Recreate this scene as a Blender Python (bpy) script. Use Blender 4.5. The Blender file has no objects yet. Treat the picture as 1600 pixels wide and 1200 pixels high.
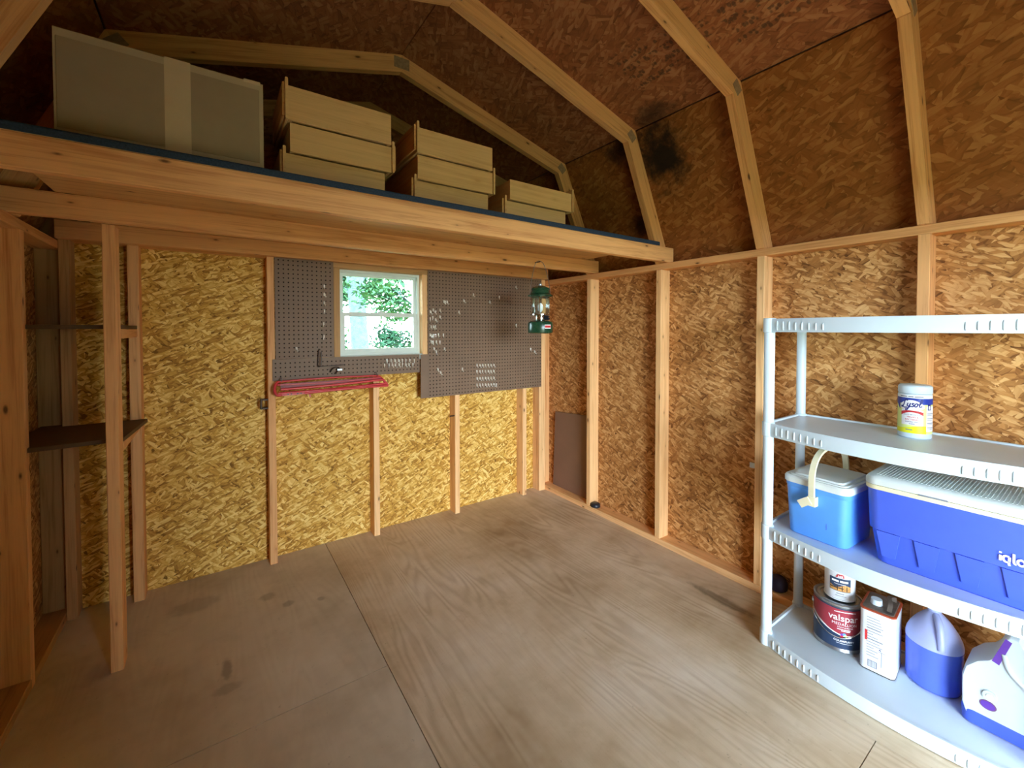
import bpy, math, random
from mathutils import Vector, Matrix

# ------------------------------------------------------------------ camera
C = bpy.context.scene.collection
SC = bpy.context.scene
cam_data = bpy.data.cameras.new('camera')
cam_data.sensor_width = 36.0
cam_data.lens = 666.38 / 1600.0 * 36.0
cam_data.shift_y = -(600.0 - 529.12) / 1600.0
cam_data.clip_start = 0.02
cam = bpy.data.objects.new('camera', cam_data)
C.objects.link(cam)
cam.location = (0.0, 0.0, 1.3617)
cam.rotation_euler = (math.radians(90.0 - 1.2665), math.radians(0.04), math.radians(-34.8112))
SC.camera = cam

# ------------------------------------------------------------------ daylight
world = bpy.data.worlds.new('overcast_sky')
SC.world = world
world.use_nodes = True
bg = world.node_tree.nodes['Background']
bg.inputs['Color'].default_value = (0.74, 0.88, 1.0, 1)
bg.inputs['Strength'].default_value = 17.0
# light portals in the two openings the shed has (they only guide the sky light)
DOOR = (0.50, 1.60, 0.0, 1.86)          # x0, x1, z0, z1 of the open doorway in the front wall
WIN = (0.640, 1.185, 1.192, 1.742)       # window opening in the back wall
YF, YB = -0.77, 2.8857                   # inner faces of front and back sheathing
def portal(name, loc, rot, sx, sy):
    l = bpy.data.lights.new(name, 'AREA')
    l.shape = 'RECTANGLE'; l.size = sx; l.size_y = sy
    l.cycles.is_portal = True
    o = bpy.data.objects.new(name, l); C.objects.link(o)
    o.location = loc; o.rotation_euler = rot
portal('door_portal', ((DOOR[0]+DOOR[1])/2, YF-0.02, (DOOR[2]+DOOR[3])/2), (math.radians(90), 0, 0), DOOR[1]-DOOR[0], DOOR[3]-DOOR[2])
portal('window_portal', ((WIN[0]+WIN[1])/2, YB+0.06, (WIN[2]+WIN[3])/2), (math.radians(-90), 0, 0), WIN[1]-WIN[0], WIN[3]-WIN[2])

SC.view_settings.view_transform = 'Standard'
SC.view_settings.look = 'None'
SC.view_settings.exposure = 1.52
SC.view_settings.gamma = 1.0
SC.view_settings.use_curve_mapping = False
SC.cycles.use_denoising = True
SC.cycles.max_bounces = 10
SC.cycles.diffuse_bounces = 7
SC.cycles.transparent_max_bounces = 12
SC.cycles.caustics_reflective = False
SC.cycles.caustics_refractive = False
SC.cycles.sample_clamp_indirect = 8.0

rnd = random.Random(7)
PI = math.pi

# ------------------------------------------------------------------ node helpers
class NT:
    def __init__(s, name, rough=0.6, spec=0.3):
        s.m = bpy.data.materials.new(name); s.m.use_nodes = True
        s.t = s.m.node_tree; s.b = s.t.nodes['Principled BSDF']
        s.b.inputs['Roughness'].default_value = rough
        s.b.inputs['Specular IOR Level'].default_value = spec
    def n(s, typ, **kw):
        o = s.t.nodes.new(typ)
        for k, v in kw.items(): setattr(o, k, v)
        return o
    def put(s, sock, v):
        if v is None: return
        if isinstance(v, bpy.types.NodeSocket): s.t.links.new(v, sock)
        else:
            if isinstance(v, tuple) and len(v) == 3 and sock.type == 'RGBA': v = v + (1,)
            sock.default_value = v
    def math(s, op, a, b=None, c=None, clamp=False):
        o = s.n('ShaderNodeMath', operation=op, use_clamp=clamp)
        s.put(o.inputs[0], a); s.put(o.inputs[1], b); s.put(o.inputs[2], c)
        return o.outputs[0]
    def vmath(s, op, a, b=None):
        o = s.n('ShaderNodeVectorMath', operation=op)
        s.put(o.inputs[0], a); s.put(o.inputs[1], b)
        return o.outputs[0]
    def uv(s): return s.n('ShaderNodeUVMap').outputs[0]
    def objc(s): return s.n('ShaderNodeTexCoord').outputs['Object']
    def pos(s): return s.n('ShaderNodeNewGeometry').outputs['Position']
    def mapping(s, v, loc=(0,0,0), rot=(0,0,0), sc=(1,1,1)):
        o = s.n('ShaderNodeMapping')
        s.put(o.inputs['Vector'], v); o.inputs['Location'].default_value = loc
        o.inputs['Rotation'].default_value = rot; o.inputs['Scale'].default_value = sc
        return o.outputs[0]
    def noise(s, v, scale=5, detail=2, rough=0.5, dist=0, dim='3D', color=False):
        o = s.n('ShaderNodeTexNoise', noise_dimensions=dim)
        s.put(o.inputs['Vector'], v); o.inputs['Scale'].default_value = scale
        o.inputs['Detail'].default_value = detail; o.inputs['Roughness'].default_value = rough
        o.inputs['Distortion'].default_value = dist
        return o.outputs['Color' if color else 'Fac']
    def voro(s, v, scale=1, dim='2D', feature='F1', rand=1.0):
        o = s.n('ShaderNodeTexVoronoi', voronoi_dimensions=dim, feature=feature)
        s.put(o.inputs['Vector'], v); o.inputs['Scale'].default_value = scale
        o.inputs['Randomness'].default_value = rand
        return o
    def ramp(s, f, stops, interp='LINEAR'):
        o = s.n('ShaderNodeValToRGB'); s.put(o.inputs[0], f)
        e = o.color_ramp.elements; o.color_ramp.interpolation = interp
        while len(e) < len(stops): e.new(0.5)
        for el, (p, c) in zip(e, stops):
            el.position = p; el.color = c + (1,) if len(c) == 3 else c
        return o.outputs[0]
    def range(s, v, a, b, c=0.0, d=1.0, smooth=False):
        o = s.n('ShaderNodeMapRange', clamp=True)
        if smooth: o.interpolation_type = 'SMOOTHSTEP'
        s.put(o.inputs[0], v)
        for i, x in enumerate((a, b, c, d)): o.inputs[i+1].default_value = x
        return o.outputs[0]
    def mix(s, f, a, b, mode='MIX'):
        o = s.n('ShaderNodeMix', data_type='RGBA', blend_type=mode)
        s.put(o.inputs['Factor'], f); s.put(o.inputs[6], a); s.put(o.inputs[7], b)
        return o.outputs[2]
    def sep(s, v):
        o = s.n('ShaderNodeSeparateXYZ'); s.put(o.inputs[0], v); return o.outputs
    def comb(s, x, y, z=0.0):
        o = s.n('ShaderNodeCombineXYZ'); s.put(o.inputs[0], x); s.put(o.inputs[1], y); s.put(o.inputs[2], z); return o.outputs[0]
    def col(s, c): s.put(s.b.inputs['Base Color'], c)
    def bump(s, h, strength=0.3, dist=0.002):
        o = s.n('ShaderNodeBump'); o.inputs['Strength'].default_value = strength
        o.inputs['Distance'].default_value = dist
        s.put(o.inputs['Height'], h); s.put(s.b.inputs['Normal'], o.outputs[0])

def lin(r, g, b):
    f = lambda c: (c/255.0/12.92) if c/255.0 <= 0.04045 else ((c/255.0+0.055)/1.055)**2.4
    return (f(r), f(g), f(b))

def plain(name, c, rough=0.5, spec=0.4, metal=0.0, var=0.06, vs=14.0):
    t = NT(name, rough, spec)
    t.b.inputs['Metallic'].default_value = metal
    n = t.noise(t.objc(), vs, 3, 0.6)
    k = t.range(n, 0.3, 0.7, 1.0-var, 1.0+var)
    t.col(t.mix(1.0, c + (1,), t.comb(k, k, k), 'MULTIPLY'))
    t.put(t.b.inputs['Roughness'], t.range(n, 0.3, 0.7, rough*0.92, min(1.0, rough*1.08)))
    return t.m

def osb(name, dark, mid, light, tint=None, lw=(13, 62), stain=False, stamp=None, contrast=0.85):
    """oriented strand board: five crossing layers of long chips, random tone for each chip"""
    t = NT(name, 0.72, 0.2)
    u = t.uv()
    w = t.noise(u, 30, 1, 0.5, dim='2D', color=True)
    uw = t.vmath('ADD', u, t.vmath('MULTIPLY', t.vmath('SUBTRACT', w, (0.5, 0.5, 0.5)), (0.010, 0.010, 0)))
    tone = None
    hgt = None
    for i, (a, k) in enumerate(((0.15, 1.0), (1.25, 0.8), (2.2, 1.25), (0.75, 1.1), (2.75, 1.5))):
        m = t.mapping(uw, (3.1*i, 1.7*i, 0), (0, 0, a), (1, 1, 1))
        m = t.mapping(m, (0, 0, 0), (0, 0, 0), (lw[0]*k, lw[1]*k, 1))
        v = t.voro(m)
        sx = t.n('ShaderNodeSeparateColor'); t.put(sx.inputs[0], v.outputs['Color'])
        fib = t.noise(m, 1.4, 1, 0.6, dim='2D')
        val = t.math('ADD', t.math('MULTIPLY', sx.outputs[0], 0.72), t.math('MULTIPLY', fib, 0.30))
        # rim darkened: shade of lifted chip edges put into the tone
        rim = t.range(v.outputs['Distance'], 0.50, 0.66, 0.0, 0.26)
        val = t.math('SUBTRACT', val, rim)
        if tone is None: tone = val; hgt = sx.outputs[2]
        else:
            msk = t.range(sx.outputs[1], 0.54, 0.58)
            o = t.n('ShaderNodeMix', data_type='FLOAT')
            t.put(o.inputs[0], msk); t.put(o.inputs[2], tone); t.put(o.inputs[3], val); tone = o.outputs[0]
            o2 = t.n('ShaderNodeMix', data_type='FLOAT')
            t.put(o2.inputs[0], msk); t.put(o2.inputs[2], hgt); t.put(o2.inputs[3], sx.outputs[2]); hgt = o2.outputs[0]
    big = t.noise(u, 2.2, 3, 0.6, dim='2D')
    tone = t.math('ADD', tone, t.math('MULTIPLY', t.math('SUBTRACT', big, 0.5), 0.30))
    lo, hi = 0.5 - 0.5/contrast, 0.5 + 0.5/contrast
    f = t.range(tone, lo, hi)
    c = t.ramp(f, [(0.0, tuple(x*0.55 for x in dark)), (0.16, dark), (0.48, mid), (0.85, light), (1.0, tuple(min(1, x*1.15) for x in light))])
    if stamp:                                   # smudged ink stamps of the mill: rows of unreadable marks
        p = t.sep(t.pos())
        for (x0, x1, y0, y1) in stamp:
            a = t.math('MULTIPLY', t.range(p[0], x0, x0+.02), t.range(p[0], x1, x1-.02))
            b = t.math('MULTIPLY', t.range(p[1], y0, y0+.03), t.range(p[1], y1, y1-.03))
            br = t.voro(t.mapping(t.pos(), sc=(36, 60, 36)), 1, '3D')
            rows = t.math('GREATER_THAN', t.math('SINE', t.math('MULTIPLY', p[0], 2*PI/0.055)), -0.2)
            ink = t.math('MULTIPLY', t.range(br.outputs['Distance'], 0.55, 0.35), rows)
            k = t.math('MULTIPLY', t.math('MULTIPLY', a, b), t.math('MULTIPLY', ink, 0.62))
            c = t.mix(k, c, (0.03, 0.02, 0.015))
    if stain:                                   # black mould blotches on the boards by the roof bend
        for (ctr, rad, s) in stain:
            d = t.vmath('SUBTRACT', t.pos(), ctr)
            d = t.vmath('DIVIDE', d, rad)
            ln = t.n('ShaderNodeVectorMath', operation='LENGTH'); t.put(ln.inputs[0], d)
            nz = t.noise(t.pos(), 9, 4, 0.7)
            k = t.math('SUBTRACT', t.math('ADD', 1.0, t.math('MULTIPLY', t.math('SUBTRACT', nz, 0.5), 1.7)), ln.outputs['Value'])
            c = t.mix(t.range(k, -0.15, 0.75, 0.0, s, True), c, (0.012, 0.009, 0.007))
    t.col(c)
    t.bump(t.math('ADD', t.math('MULTIPLY', hgt, 0.7), t.math('MULTIPLY', tone, 0.5)), 0.45, 0.002)
    return t.m

def pine(name, base, dark, knot=lin(70, 38, 18), rough=0.62):
    """planed softwood: grain along u, small knots"""
    t = NT(name, rough, 0.25)
    u = t.uv()
    g = t.noise(t.mapping(u, sc=(1.6, 42, 1)), 1.0, 4, 0.62, 0.6, dim='2D')
    g2 = t.noise(t.mapping(u, sc=(6, 260, 1)), 1.0, 2, 0.6, dim='2D')
    big = t.noise(u, 2.3, 3, 0.6, dim='2D')
    v = t.math('ADD', t.math('MULTIPLY', g, 0.72), t.math('ADD', t.math('MULTIPLY', g2, 0.24), t.math('MULTIPLY', big, 0.2)))
    c = t.ramp(v, [(0.34, dark), (0.58, base), (0.82, tuple(min(1, x*1.12) for x in base))])
    kv = t.voro(t.mapping(u, sc=(4.2, 11.0, 1)), 1.0)
    kc = t.n('ShaderNodeSeparateColor'); t.put(kc.inputs[0], kv.outputs['Color'])
    sz = t.math('MULTIPLY', kc.outputs[1], 0.06)
    km = t.math('MULTIPLY', t.range(t.math('SUBTRACT', kv.outputs['Distance'], sz), 0.03, -0.02), t.math('GREATER_THAN', kc.outputs[0], 0.5))
    halo = t.math('MULTIPLY', t.range(t.math('SUBTRACT', kv.outputs['Distance'], sz), 0.13, 0.0), t.math('GREATER_THAN', kc.outputs[0], 0.5))
    c = t.mix(t.math('MULTIPLY', halo, 0.35), c, dark)
    c = t.mix(t.math('MULTIPLY', km, 0.85), c, knot)
    t.col(c); t.bump(v, 0.18, 0.0012)
    return t.m

def plywood(name, base, dark, pale, grain=1.0, stains_shade=()):
    """weathered floor sheet: contour rings of stretched noise make the cathedral grain"""
    t = NT(name, 0.66, 0.22)
    p = t.pos()
    q = t.mapping(p, sc=(3.4, 0.42, 1))
    n = t.noise(q, 1.35, 2, 0.35, 0.35)
    ring = t.math('SINE', t.math('MULTIPLY', n, 130.0))
    ring = t.range(ring, -1.0, 1.0)
    ring = t.math('POWER', ring, 1.6)
    fine = t.noise(t.mapping(p, sc=(120, 5, 1)), 1.0, 3, 0.6)
    patch = t.noise(p, 1.5, 5, 0.62)
    fade = t.range(t.noise(p, 2.4, 2, 0.5), 0.40, 0.62)
    c = t.ramp(patch, [(0.30, dark), (0.50, base), (0.70, pale)])
    k = t.math('MULTIPLY', t.math('MULTIPLY', ring, t.math('ADD', 0.25, t.math('MULTIPLY', fade, 0.75))), 0.42*grain)
    c = t.mix(k, c, t.mix(1.0, c, (0.55, 0.45, 0.36), 'MULTIPLY'))
    c = t.mix(t.math('MULTIPLY', t.range(fine, 0.45, 0.75), 0.22*grain), c, dark)
    blot = t.range(t.noise(p, 5.5, 5, 0.75), 0.56, 0.72)
    c = t.mix(t.math('MULTIPLY', blot, 0.36), c, dark)
    spk = t.range(t.noise(p, 38, 3, 0.7), 0.66, 0.74)
    c = t.mix(t.math('MULTIPLY', spk, 0.35), c, tuple(x*0.4 for x in dark))
    for (x, y, rx, ry, s) in stains_shade:
        d = t.vmath('DIVIDE', t.vmath('SUBTRACT', p, (x, y, 0)), (rx, ry, 1))
        ln = t.n('ShaderNodeVectorMath', operation='LENGTH'); t.put(ln.inputs[0], d)
        nz = t.noise(p, 30, 3, 0.6)
        kk = t.math('ADD', ln.outputs['Value'], t.math('MULTIPLY', t.math('SUBTRACT', nz, 0.5), 0.8))
        c = t.mix(t.range(kk, 1.1, 0.5, 0.0, s, True), c, tuple(v*0.28 for v in dark))
    t.col(c)
    t.bump(t.math('ADD', t.math('MULTIPLY', ring, 0.5*grain), fine), 0.22, 0.001)
    return t.m

# ------------------------------------------------------------------ materials
MAT = {}
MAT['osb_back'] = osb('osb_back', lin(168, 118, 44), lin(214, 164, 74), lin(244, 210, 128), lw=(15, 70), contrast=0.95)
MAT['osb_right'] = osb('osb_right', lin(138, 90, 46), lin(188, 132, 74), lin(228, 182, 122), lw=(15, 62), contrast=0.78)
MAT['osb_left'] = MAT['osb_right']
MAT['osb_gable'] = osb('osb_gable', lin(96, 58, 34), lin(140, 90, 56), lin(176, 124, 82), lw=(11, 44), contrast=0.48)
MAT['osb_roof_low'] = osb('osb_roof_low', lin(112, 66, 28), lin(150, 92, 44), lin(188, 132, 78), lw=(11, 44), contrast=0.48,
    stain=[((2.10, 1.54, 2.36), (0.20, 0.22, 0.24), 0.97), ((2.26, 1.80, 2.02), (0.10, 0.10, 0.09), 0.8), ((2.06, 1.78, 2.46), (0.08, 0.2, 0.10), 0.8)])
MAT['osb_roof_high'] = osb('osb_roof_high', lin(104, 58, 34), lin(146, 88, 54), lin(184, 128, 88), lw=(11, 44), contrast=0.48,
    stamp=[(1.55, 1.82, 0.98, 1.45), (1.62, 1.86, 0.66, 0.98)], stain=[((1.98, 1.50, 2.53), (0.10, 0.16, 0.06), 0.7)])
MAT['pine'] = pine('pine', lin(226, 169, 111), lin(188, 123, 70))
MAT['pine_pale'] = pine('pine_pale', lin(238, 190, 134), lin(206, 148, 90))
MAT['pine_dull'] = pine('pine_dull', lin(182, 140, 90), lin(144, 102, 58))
ST = [(0.02, 2.03, .022, .07, .5), (0.02, 1.92, .05, .035, .3), (.28, 2.35, .03, .03, .4), (.20, 2.47, .04, .04, .35), (.42, 2.3, .02, .02, .35), (-.1, 2.6, .12, .08, .3)]
MAT['ply_left'] = plywood('ply_left', lin(206, 194, 174), lin(176, 162, 140), lin(218, 208, 190), 0.3, ST)
MAT['ply_right'] = plywood('ply_right', lin(210, 192, 165), lin(176, 152, 120), lin(226, 214, 196), 1.0,
    [(2.07, 1.14, .035, .19, .55), (1.15, .46, .012, .02, .8)])  # long mark paints the shelving post's cast shadow; the small one is a stain
MAT['pegboard'] = plain('pegboard', lin(124, 100, 80), 0.55, 0.3, 0, 0.07, 5)
MAT['peg_hole_shade'] = plain('peg_hole_shade', lin(44, 34, 28), 0.9, 0.1)  # dark colour stands in for the shade inside the pegboard holes
MAT['added_sky_block'] = plain('added_sky_block', lin(40, 62, 34), 0.9, 0.1, 0, 0.4, 4)
MAT['red_dark'] = plain('red_dark', lin(128, 34, 38), 0.45, 0.4)
MAT['hardboard'] = plain('hardboard', lin(128, 98, 80), 0.5, 0.35, 0, 0.07, 5)
MAT['shelf_brown'] = plain('shelf_brown', lin(92, 66, 40), 0.6, 0.3, 0, 0.15, 8)
MAT['white_plastic'] = plain('white_plastic', lin(206, 222, 234), 0.38, 0.45, 0, 0.025, 6)
MAT['lid_white'] = plain('lid_white', lin(214, 222, 224), 0.42, 0.4, 0, 0.05, 9)
MAT['cream_plastic'] = plain('cream_plastic', lin(232, 226, 196), 0.42, 0.4)
MAT['light_blue'] = plain('light_blue', lin(90, 158, 242), 0.4, 0.45, 0, 0.03)
MAT['royal_blue'] = plain('royal_blue', lin(74, 102, 222), 0.42, 0.45, 0, 0.03)
MAT['vinyl_window'] = plain('vinyl_window', lin(214, 224, 214), 0.4, 0.4, 0, 0.04)
MAT['steel'] = plain('steel', lin(168, 172, 178), 0.32, 0.5, 0.9, 0.05)
MAT['nail_plate'] = plain('nail_plate', lin(158, 128, 98), 0.6, 0.4, 0.1, 0.25, 60)
MAT['dark_metal'] = plain('dark_metal', lin(66, 52, 44), 0.45, 0.4, 0.5)
MAT['black_plastic'] = plain('black_plastic', lin(34, 36, 44), 0.4, 0.45)
MAT['purple_black'] = plain('purple_black', lin(34, 30, 58), 0.5, 0.4)
MAT['hook_white'] = plain('hook_white', lin(228, 222, 208), 0.35, 0.5, 0.15)
MAT['red_paint'] = plain('red_paint', lin(196, 56, 58), 0.38, 0.5)
MAT['green_paint'] = plain('green_paint', lin(28, 66, 44), 0.28, 0.5)
MAT['carpet_blue'] = plain('carpet_blue', lin(50, 62, 80), 0.95, 0.05, 0, 0.3, 180)
MAT['cardboard'] = plain('cardboard', lin(172, 154, 128), 0.85, 0.1, 0, 0.05, 7)
MAT['cardboard_print'] = plain('cardboard_print', lin(150, 132, 108), 0.8, 0.1, 0, 0.06, 9)
MAT['tape'] = plain('tape', lin(188, 168, 138), 0.3, 0.45, 0, 0.05, 12)
MAT['maple'] = pine('maple', lin(206, 168, 118), lin(186, 146, 94), lin(190, 150, 96), 0.5)
MAT['maple_edge'] = pine('maple_edge', lin(206, 160, 104), lin(170, 120, 70))
MAT['shingle'] = plain('shingle', lin(70, 66, 64), 0.9, 0.1)
MAT['yellow_label'] = plain('yellow_label', lin(236, 236, 40), 0.35, 0.4, 0, 0.03)
MAT['pale_yellow'] = plain('pale_yellow', lin(226, 238, 150), 0.35, 0.4, 0, 0.03)
MAT['navy_label'] = plain('navy_label', lin(36, 60, 160), 0.35, 0.4)
MAT['ink_navy'] = plain('ink_navy', lin(34, 44, 120), 0.5, 0.3)
MAT['ink_grey'] = plain('ink_grey', lin(130, 136, 150), 0.6, 0.2)
MAT['ink_white'] = plain('ink_white', lin(240, 240, 244), 0.45, 0.3)
MAT['ink_red'] = plain('ink_red', lin(196, 48, 52), 0.45, 0.3)
MAT['paint_red'] = plain('paint_red', lin(160, 54, 68), 0.38, 0.4)
MAT['paint_slate'] = plain('paint_slate', lin(44, 62, 92), 0.38, 0.4)
MAT['orange_deck'] = plain('orange_deck', lin(206, 150, 84), 0.45, 0.3, 0, 0.3, 60)
MAT['tin_white'] = plain('tin_white', lin(226, 232, 240), 0.3, 0.5, 0.1)
MAT['tin_top'] = plain('tin_top', lin(120, 108, 100), 0.55, 0.4, 0.5, 0.3, 30)
MAT['tin_rim'] = plain('tin_rim', lin(178, 78, 48), 0.6, 0.3, 0.2, 0.3, 40)
MAT['liquid_blue'] = plain('liquid_blue', lin(88, 114, 220), 0.22, 0.5, 0, 0.03)
MAT['jug_pale'] = plain('jug_pale', lin(170, 182, 234), 0.3, 0.5, 0, 0.03)
MAT['purple_label'] = plain('purple_label', lin(104, 64, 176), 0.4, 0.4)
MAT['purple_rim'] = plain('purple_rim', lin(128, 88, 124), 0.4, 0.4)
MAT['chrome'] = plain('chrome', lin(206, 208, 204), 0.16, 0.5, 1.0, 0.02)
MAT['bark'] = plain('bark', lin(70, 80, 88), 0.9, 0.1, 0, 0.3, 20)
MAT['leaf'] = plain('leaf', lin(42, 78, 56), 0.6, 0.3, 0, 0.3, 3)
MAT['leaf_pale'] = plain('leaf_pale', lin(50, 92, 56), 0.6, 0.3, 0, 0.3, 3)
MAT['lawn'] = plain('lawn', lin(112, 116, 82), 0.95, 0.05, 0, 0.35, 6)
def glass_mat():
    t = NT('window_glass', 0.05, 0.5)
    tr = t.n('ShaderNodeBsdfTransparent'); tr.inputs[0].default_value = (0.90, 0.98, 0.96, 1)
    gl = t.n('ShaderNodeBsdfGlossy'); gl.inputs['Roughness'].default_value = 0.04
    fr = t.n('ShaderNodeFresnel'); fr.inputs[0].default_value = 1.45
    mx = t.n('ShaderNodeMixShader')
    t.put(mx.inputs[0], t.math('MULTIPLY', fr.outputs[0], 0.8)); t.put(mx.inputs[1], tr.outputs[0]); t.put(mx.inputs[2], gl.outputs[0])
    out = t.t.nodes['Material Output']; t.t.links.new(mx.outputs[0], out.inputs['Surface'])
    return t.m
MAT['glass'] = glass_mat()

# ------------------------------------------------------------------ mesh helpers
def build(name, verts, faces, mat, parent=None, uvs=None, smooth=None, center=True):
    """one mesh object; its origin sits at the middle of its bounds; coordinates are the parent's"""
    c = Vector((0, 0, 0))
    if center:
        lo = [min(v[i] for v in verts) for i in range(3)]; hi = [max(v[i] for v in verts) for i in range(3)]
        c = Vector([(a+b)/2 for a, b in zip(lo, hi)])
    me = bpy.data.meshes.new(name)
    me.from_pydata([tuple(Vector(v)-c) for v in verts], [], [tuple(f) for f in faces])
    if uvs:
        ul = me.uv_layers.new(name='UVMap')
        flat = []
        for f in uvs:
            for q in f: flat += [q[0], q[1]]
        ul.data.foreach_set('uv', flat)
    if smooth is not None:
        for p in me.polygons: p.use_smooth = True
        me.set_sharp_from_angle(angle=math.radians(smooth))
    me.materials.append(MAT[mat] if isinstance(mat, str) else mat)
    me.update()
    o = bpy.data.objects.new(name, me); C.objects.link(o)
    o.location = c
    if parent: o.parent = parent
    return o

def thing(name, label, cat, loc=(0, 0, 0), rz=0.0, group=None, kind=None):
    o = bpy.data.objects.new(name, None); C.objects.link(o)
    o.empty_display_size = 0.05
    o.location = loc; o.rotation_euler = (0, 0, rz)
    return tag(o, label, cat, group, kind)

def tag(o, label, cat, group=None, kind=None):
    o['label'] = label; o['category'] = cat
    if group: o['group'] = group
    if kind: o['kind'] = kind
    return o

def dup(o, loc=None, rz=None, parent=None, label=None):
    c = o.copy(); C.objects.link(c)
    if parent: c.parent = parent
    if loc is not None: c.location = loc
    if rz is not None: c.rotation_euler = (c.rotation_euler[0], c.rotation_euler[1], rz)
    if label: c['label'] = label
    for ch in list(o.children): dup(ch, parent=c)
    return c

def prism(poly, axis, a0, a1, ch=0.0025):
    """polygon in the two other axes swept along an axis, edges slightly eased; returns verts, faces, uvs (u along the longest run)"""
    n = len(poly)
    def P(q, a):
        v = [0, 0, 0]; r = [i for i in range(3) if i != axis]
        v[r[0]], v[r[1]] = q; v[axis] = a
        return tuple(v)
    area = sum(poly[i][0]*poly[(i+1) % n][1] - poly[(i+1) % n][0]*poly[i][1] for i in range(n))
    if area < 0: poly = poly[::-1]
    # corner easing
    pts = []
    for i in range(n):
        p, a, b = Vector(poly[i]), Vector(poly[i-1]), Vector(poly[(i+1) % n])
        da, db = a-p, b-p
        e = min(ch, da.length*0.3, db.length*0.3)
        pts.append(tuple(p + da.normalized()*e)); pts.append(tuple(p + db.normalized()*e))
    m = len(pts)
    verts = [P(q, a0) for q in pts] + [P(q, a1) for q in pts]
    faces = [[i, (i+1) % m, m+(i+1) % m, m+i] for i in range(m)]
    faces += [list(range(m))[::-1], list(range(m, 2*m))]
    if axis == 1: faces = [f[::-1] for f in faces]
    return verts, faces

def uv_long(verts, faces, direction):
    """u runs along the given direction (metres), v across, turned by the face so grain never runs across"""
    d = Vector(direction).normalized()
    ou, ov = rnd.uniform(0, 40), rnd.uniform(0, 40)
    out = []
    for f in faces:
        p = [Vector(verts[i]) for i in f]
        nrm = Vector((0, 0, 0))
        for i in range(len(p)): nrm += p[i].cross(p[(i+1) % len(p)])
        if nrm.length < 1e-12: nrm = Vector((0, 0, 1))
        nrm.normalize()
        w = nrm.cross(d)
        if w.length < 0.15:                      # an end face
            w = Vector((0, 0, 1)) if abs(nrm.z) < 0.9 else Vector((1, 0, 0))
            q = nrm.cross(w)
            out.append([(q.dot(v)*0.3+ou, w.dot(v)+ov) for v in p]); continue
        w.normalize()
        k = 0.11*(1 if abs(nrm.x) > 0.7 else 2 if abs(nrm.y) > 0.7 else 3)
        out.append([(d.dot(v)+ou, w.dot(v)+ov+k) for v in p])
    return out

def box(name, x, y, z, mat, parent=None, ch=0.0025):
    """eased box with grain along its longest side; x, y, z are (low, high)"""
    s = [x[1]-x[0], y[1]-y[0], z[1]-z[0]]
    ax = s.index(max(s))
    r = [i for i in range(3) if i != ax]; B = (x, y, z)
    poly = [(B[r[0]][0], B[r[1]][0]), (B[r[0]][1], B[r[1]][0]), (B[r[0]][1], B[r[1]][1]), (B[r[0]][0], B[r[1]][1])]
    v, f = prism(poly, ax, B[ax][0], B[ax][1], ch)
    d = [0, 0, 0]; d[ax] = 1
    return build(name, v, f, mat, parent, uv_long(v, f, d))

def sheet(name, poly, axis, a0, a1, mat, parent, holes=None):
    """flat panel: polygon in the two other axes with thickness a0..a1, planar uv in metres"""
    v, f = prism(poly, axis, a0, a1, 0.0004)
    r = [i for i in range(3) if i != axis]
    o = (rnd.uniform(0, 30), rnd.uniform(0, 30))
    uv = [[(v[i][r[0]]+o[0], v[i][r[1]]+o[1]) for i in q] for q in f]
    return build(name, v, f, mat, parent, uv)

def lathe(prof, seg=32, c=(0, 0), a0=0.0):
    v, f = [], []
    for r, z in prof:
        for k in range(seg):
            a = a0 + 2*PI*k/seg
            v.append((c[0]+r*math.cos(a), c[1]+r*math.sin(a), z))
    for i in range(len(prof)-1):
        for k in range(seg):
            f.append((i*seg+k, i*seg+(k+1) % seg, (i+1)*seg+(k+1) % seg, (i+1)*seg+k))
    if prof[0][0] > 1e-4: f.append(tuple(range(seg))[::-1])
    if prof[-1][0] > 1e-4: f.append(tuple(range((len(prof)-1)*seg, len(prof)*seg)))
    return v, f

def tube(path, r, seg=8, cap=True):
    v, f = [], []
    pts = [Vector(p) for p in path]
    up = Vector((0, 0, 1))
    t0 = (pts[1]-pts[0]).normalized()
    if abs(t0.dot(up)) > 0.9: up = Vector((1, 0, 0))
    nrm = (up - t0*up.dot(t0)).normalized()
    for i, p in enumerate(pts):
        if i == 0: t = t0
        elif i == len(pts)-1: t = (pts[i]-pts[i-1]).normalized()
        else: t = ((pts[i+1]-pts[i]).normalized() + (pts[i]-pts[i-1]).normalized()).normalized()
        nrm = (nrm - t*nrm.dot(t)).normalized(); b = t.cross(nrm)
        rr = r[i] if isinstance(r, (list, tuple)) else r
        for k in range(seg):
            a = 2*PI*k/seg
            v.append(tuple(p + nrm*math.cos(a)*rr + b*math.sin(a)*rr))
    for i in range(len(pts)-1):
        for k in range(seg):
            f.append((i*seg+k, i*seg+(k+1) % seg, (i+1)*seg+(k+1) % seg, (i+1)*seg+k))
    if cap:
        f.append(tuple(range(seg))[::-1]); f.append(tuple(range((len(pts)-1)*seg, len(pts)*seg)))
    return v, f

def smooth_path(p, n=6):
    out = []
    P = [Vector(q) for q in p]
    for i in range(len(P)-1):
        a = P[max(i-1, 0)]; b = P[i]; c = P[i+1]; d = P[min(i+2, len(P)-1)]
        for k in range(n):
            t = k/n
            out.append(0.5*((2*b) + (c-a)*t + (2*a-5*b+4*c-d)*t*t + (3*b-a-3*c+d)*t**3))
    out.append(P[-1])
    return out

def join(*parts):
    v, f = [], []
    for pv, pf in parts:
        n = len(v); v += list(pv); f += [tuple(i+n for i in q) for q in pf]
    return v, f

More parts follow.
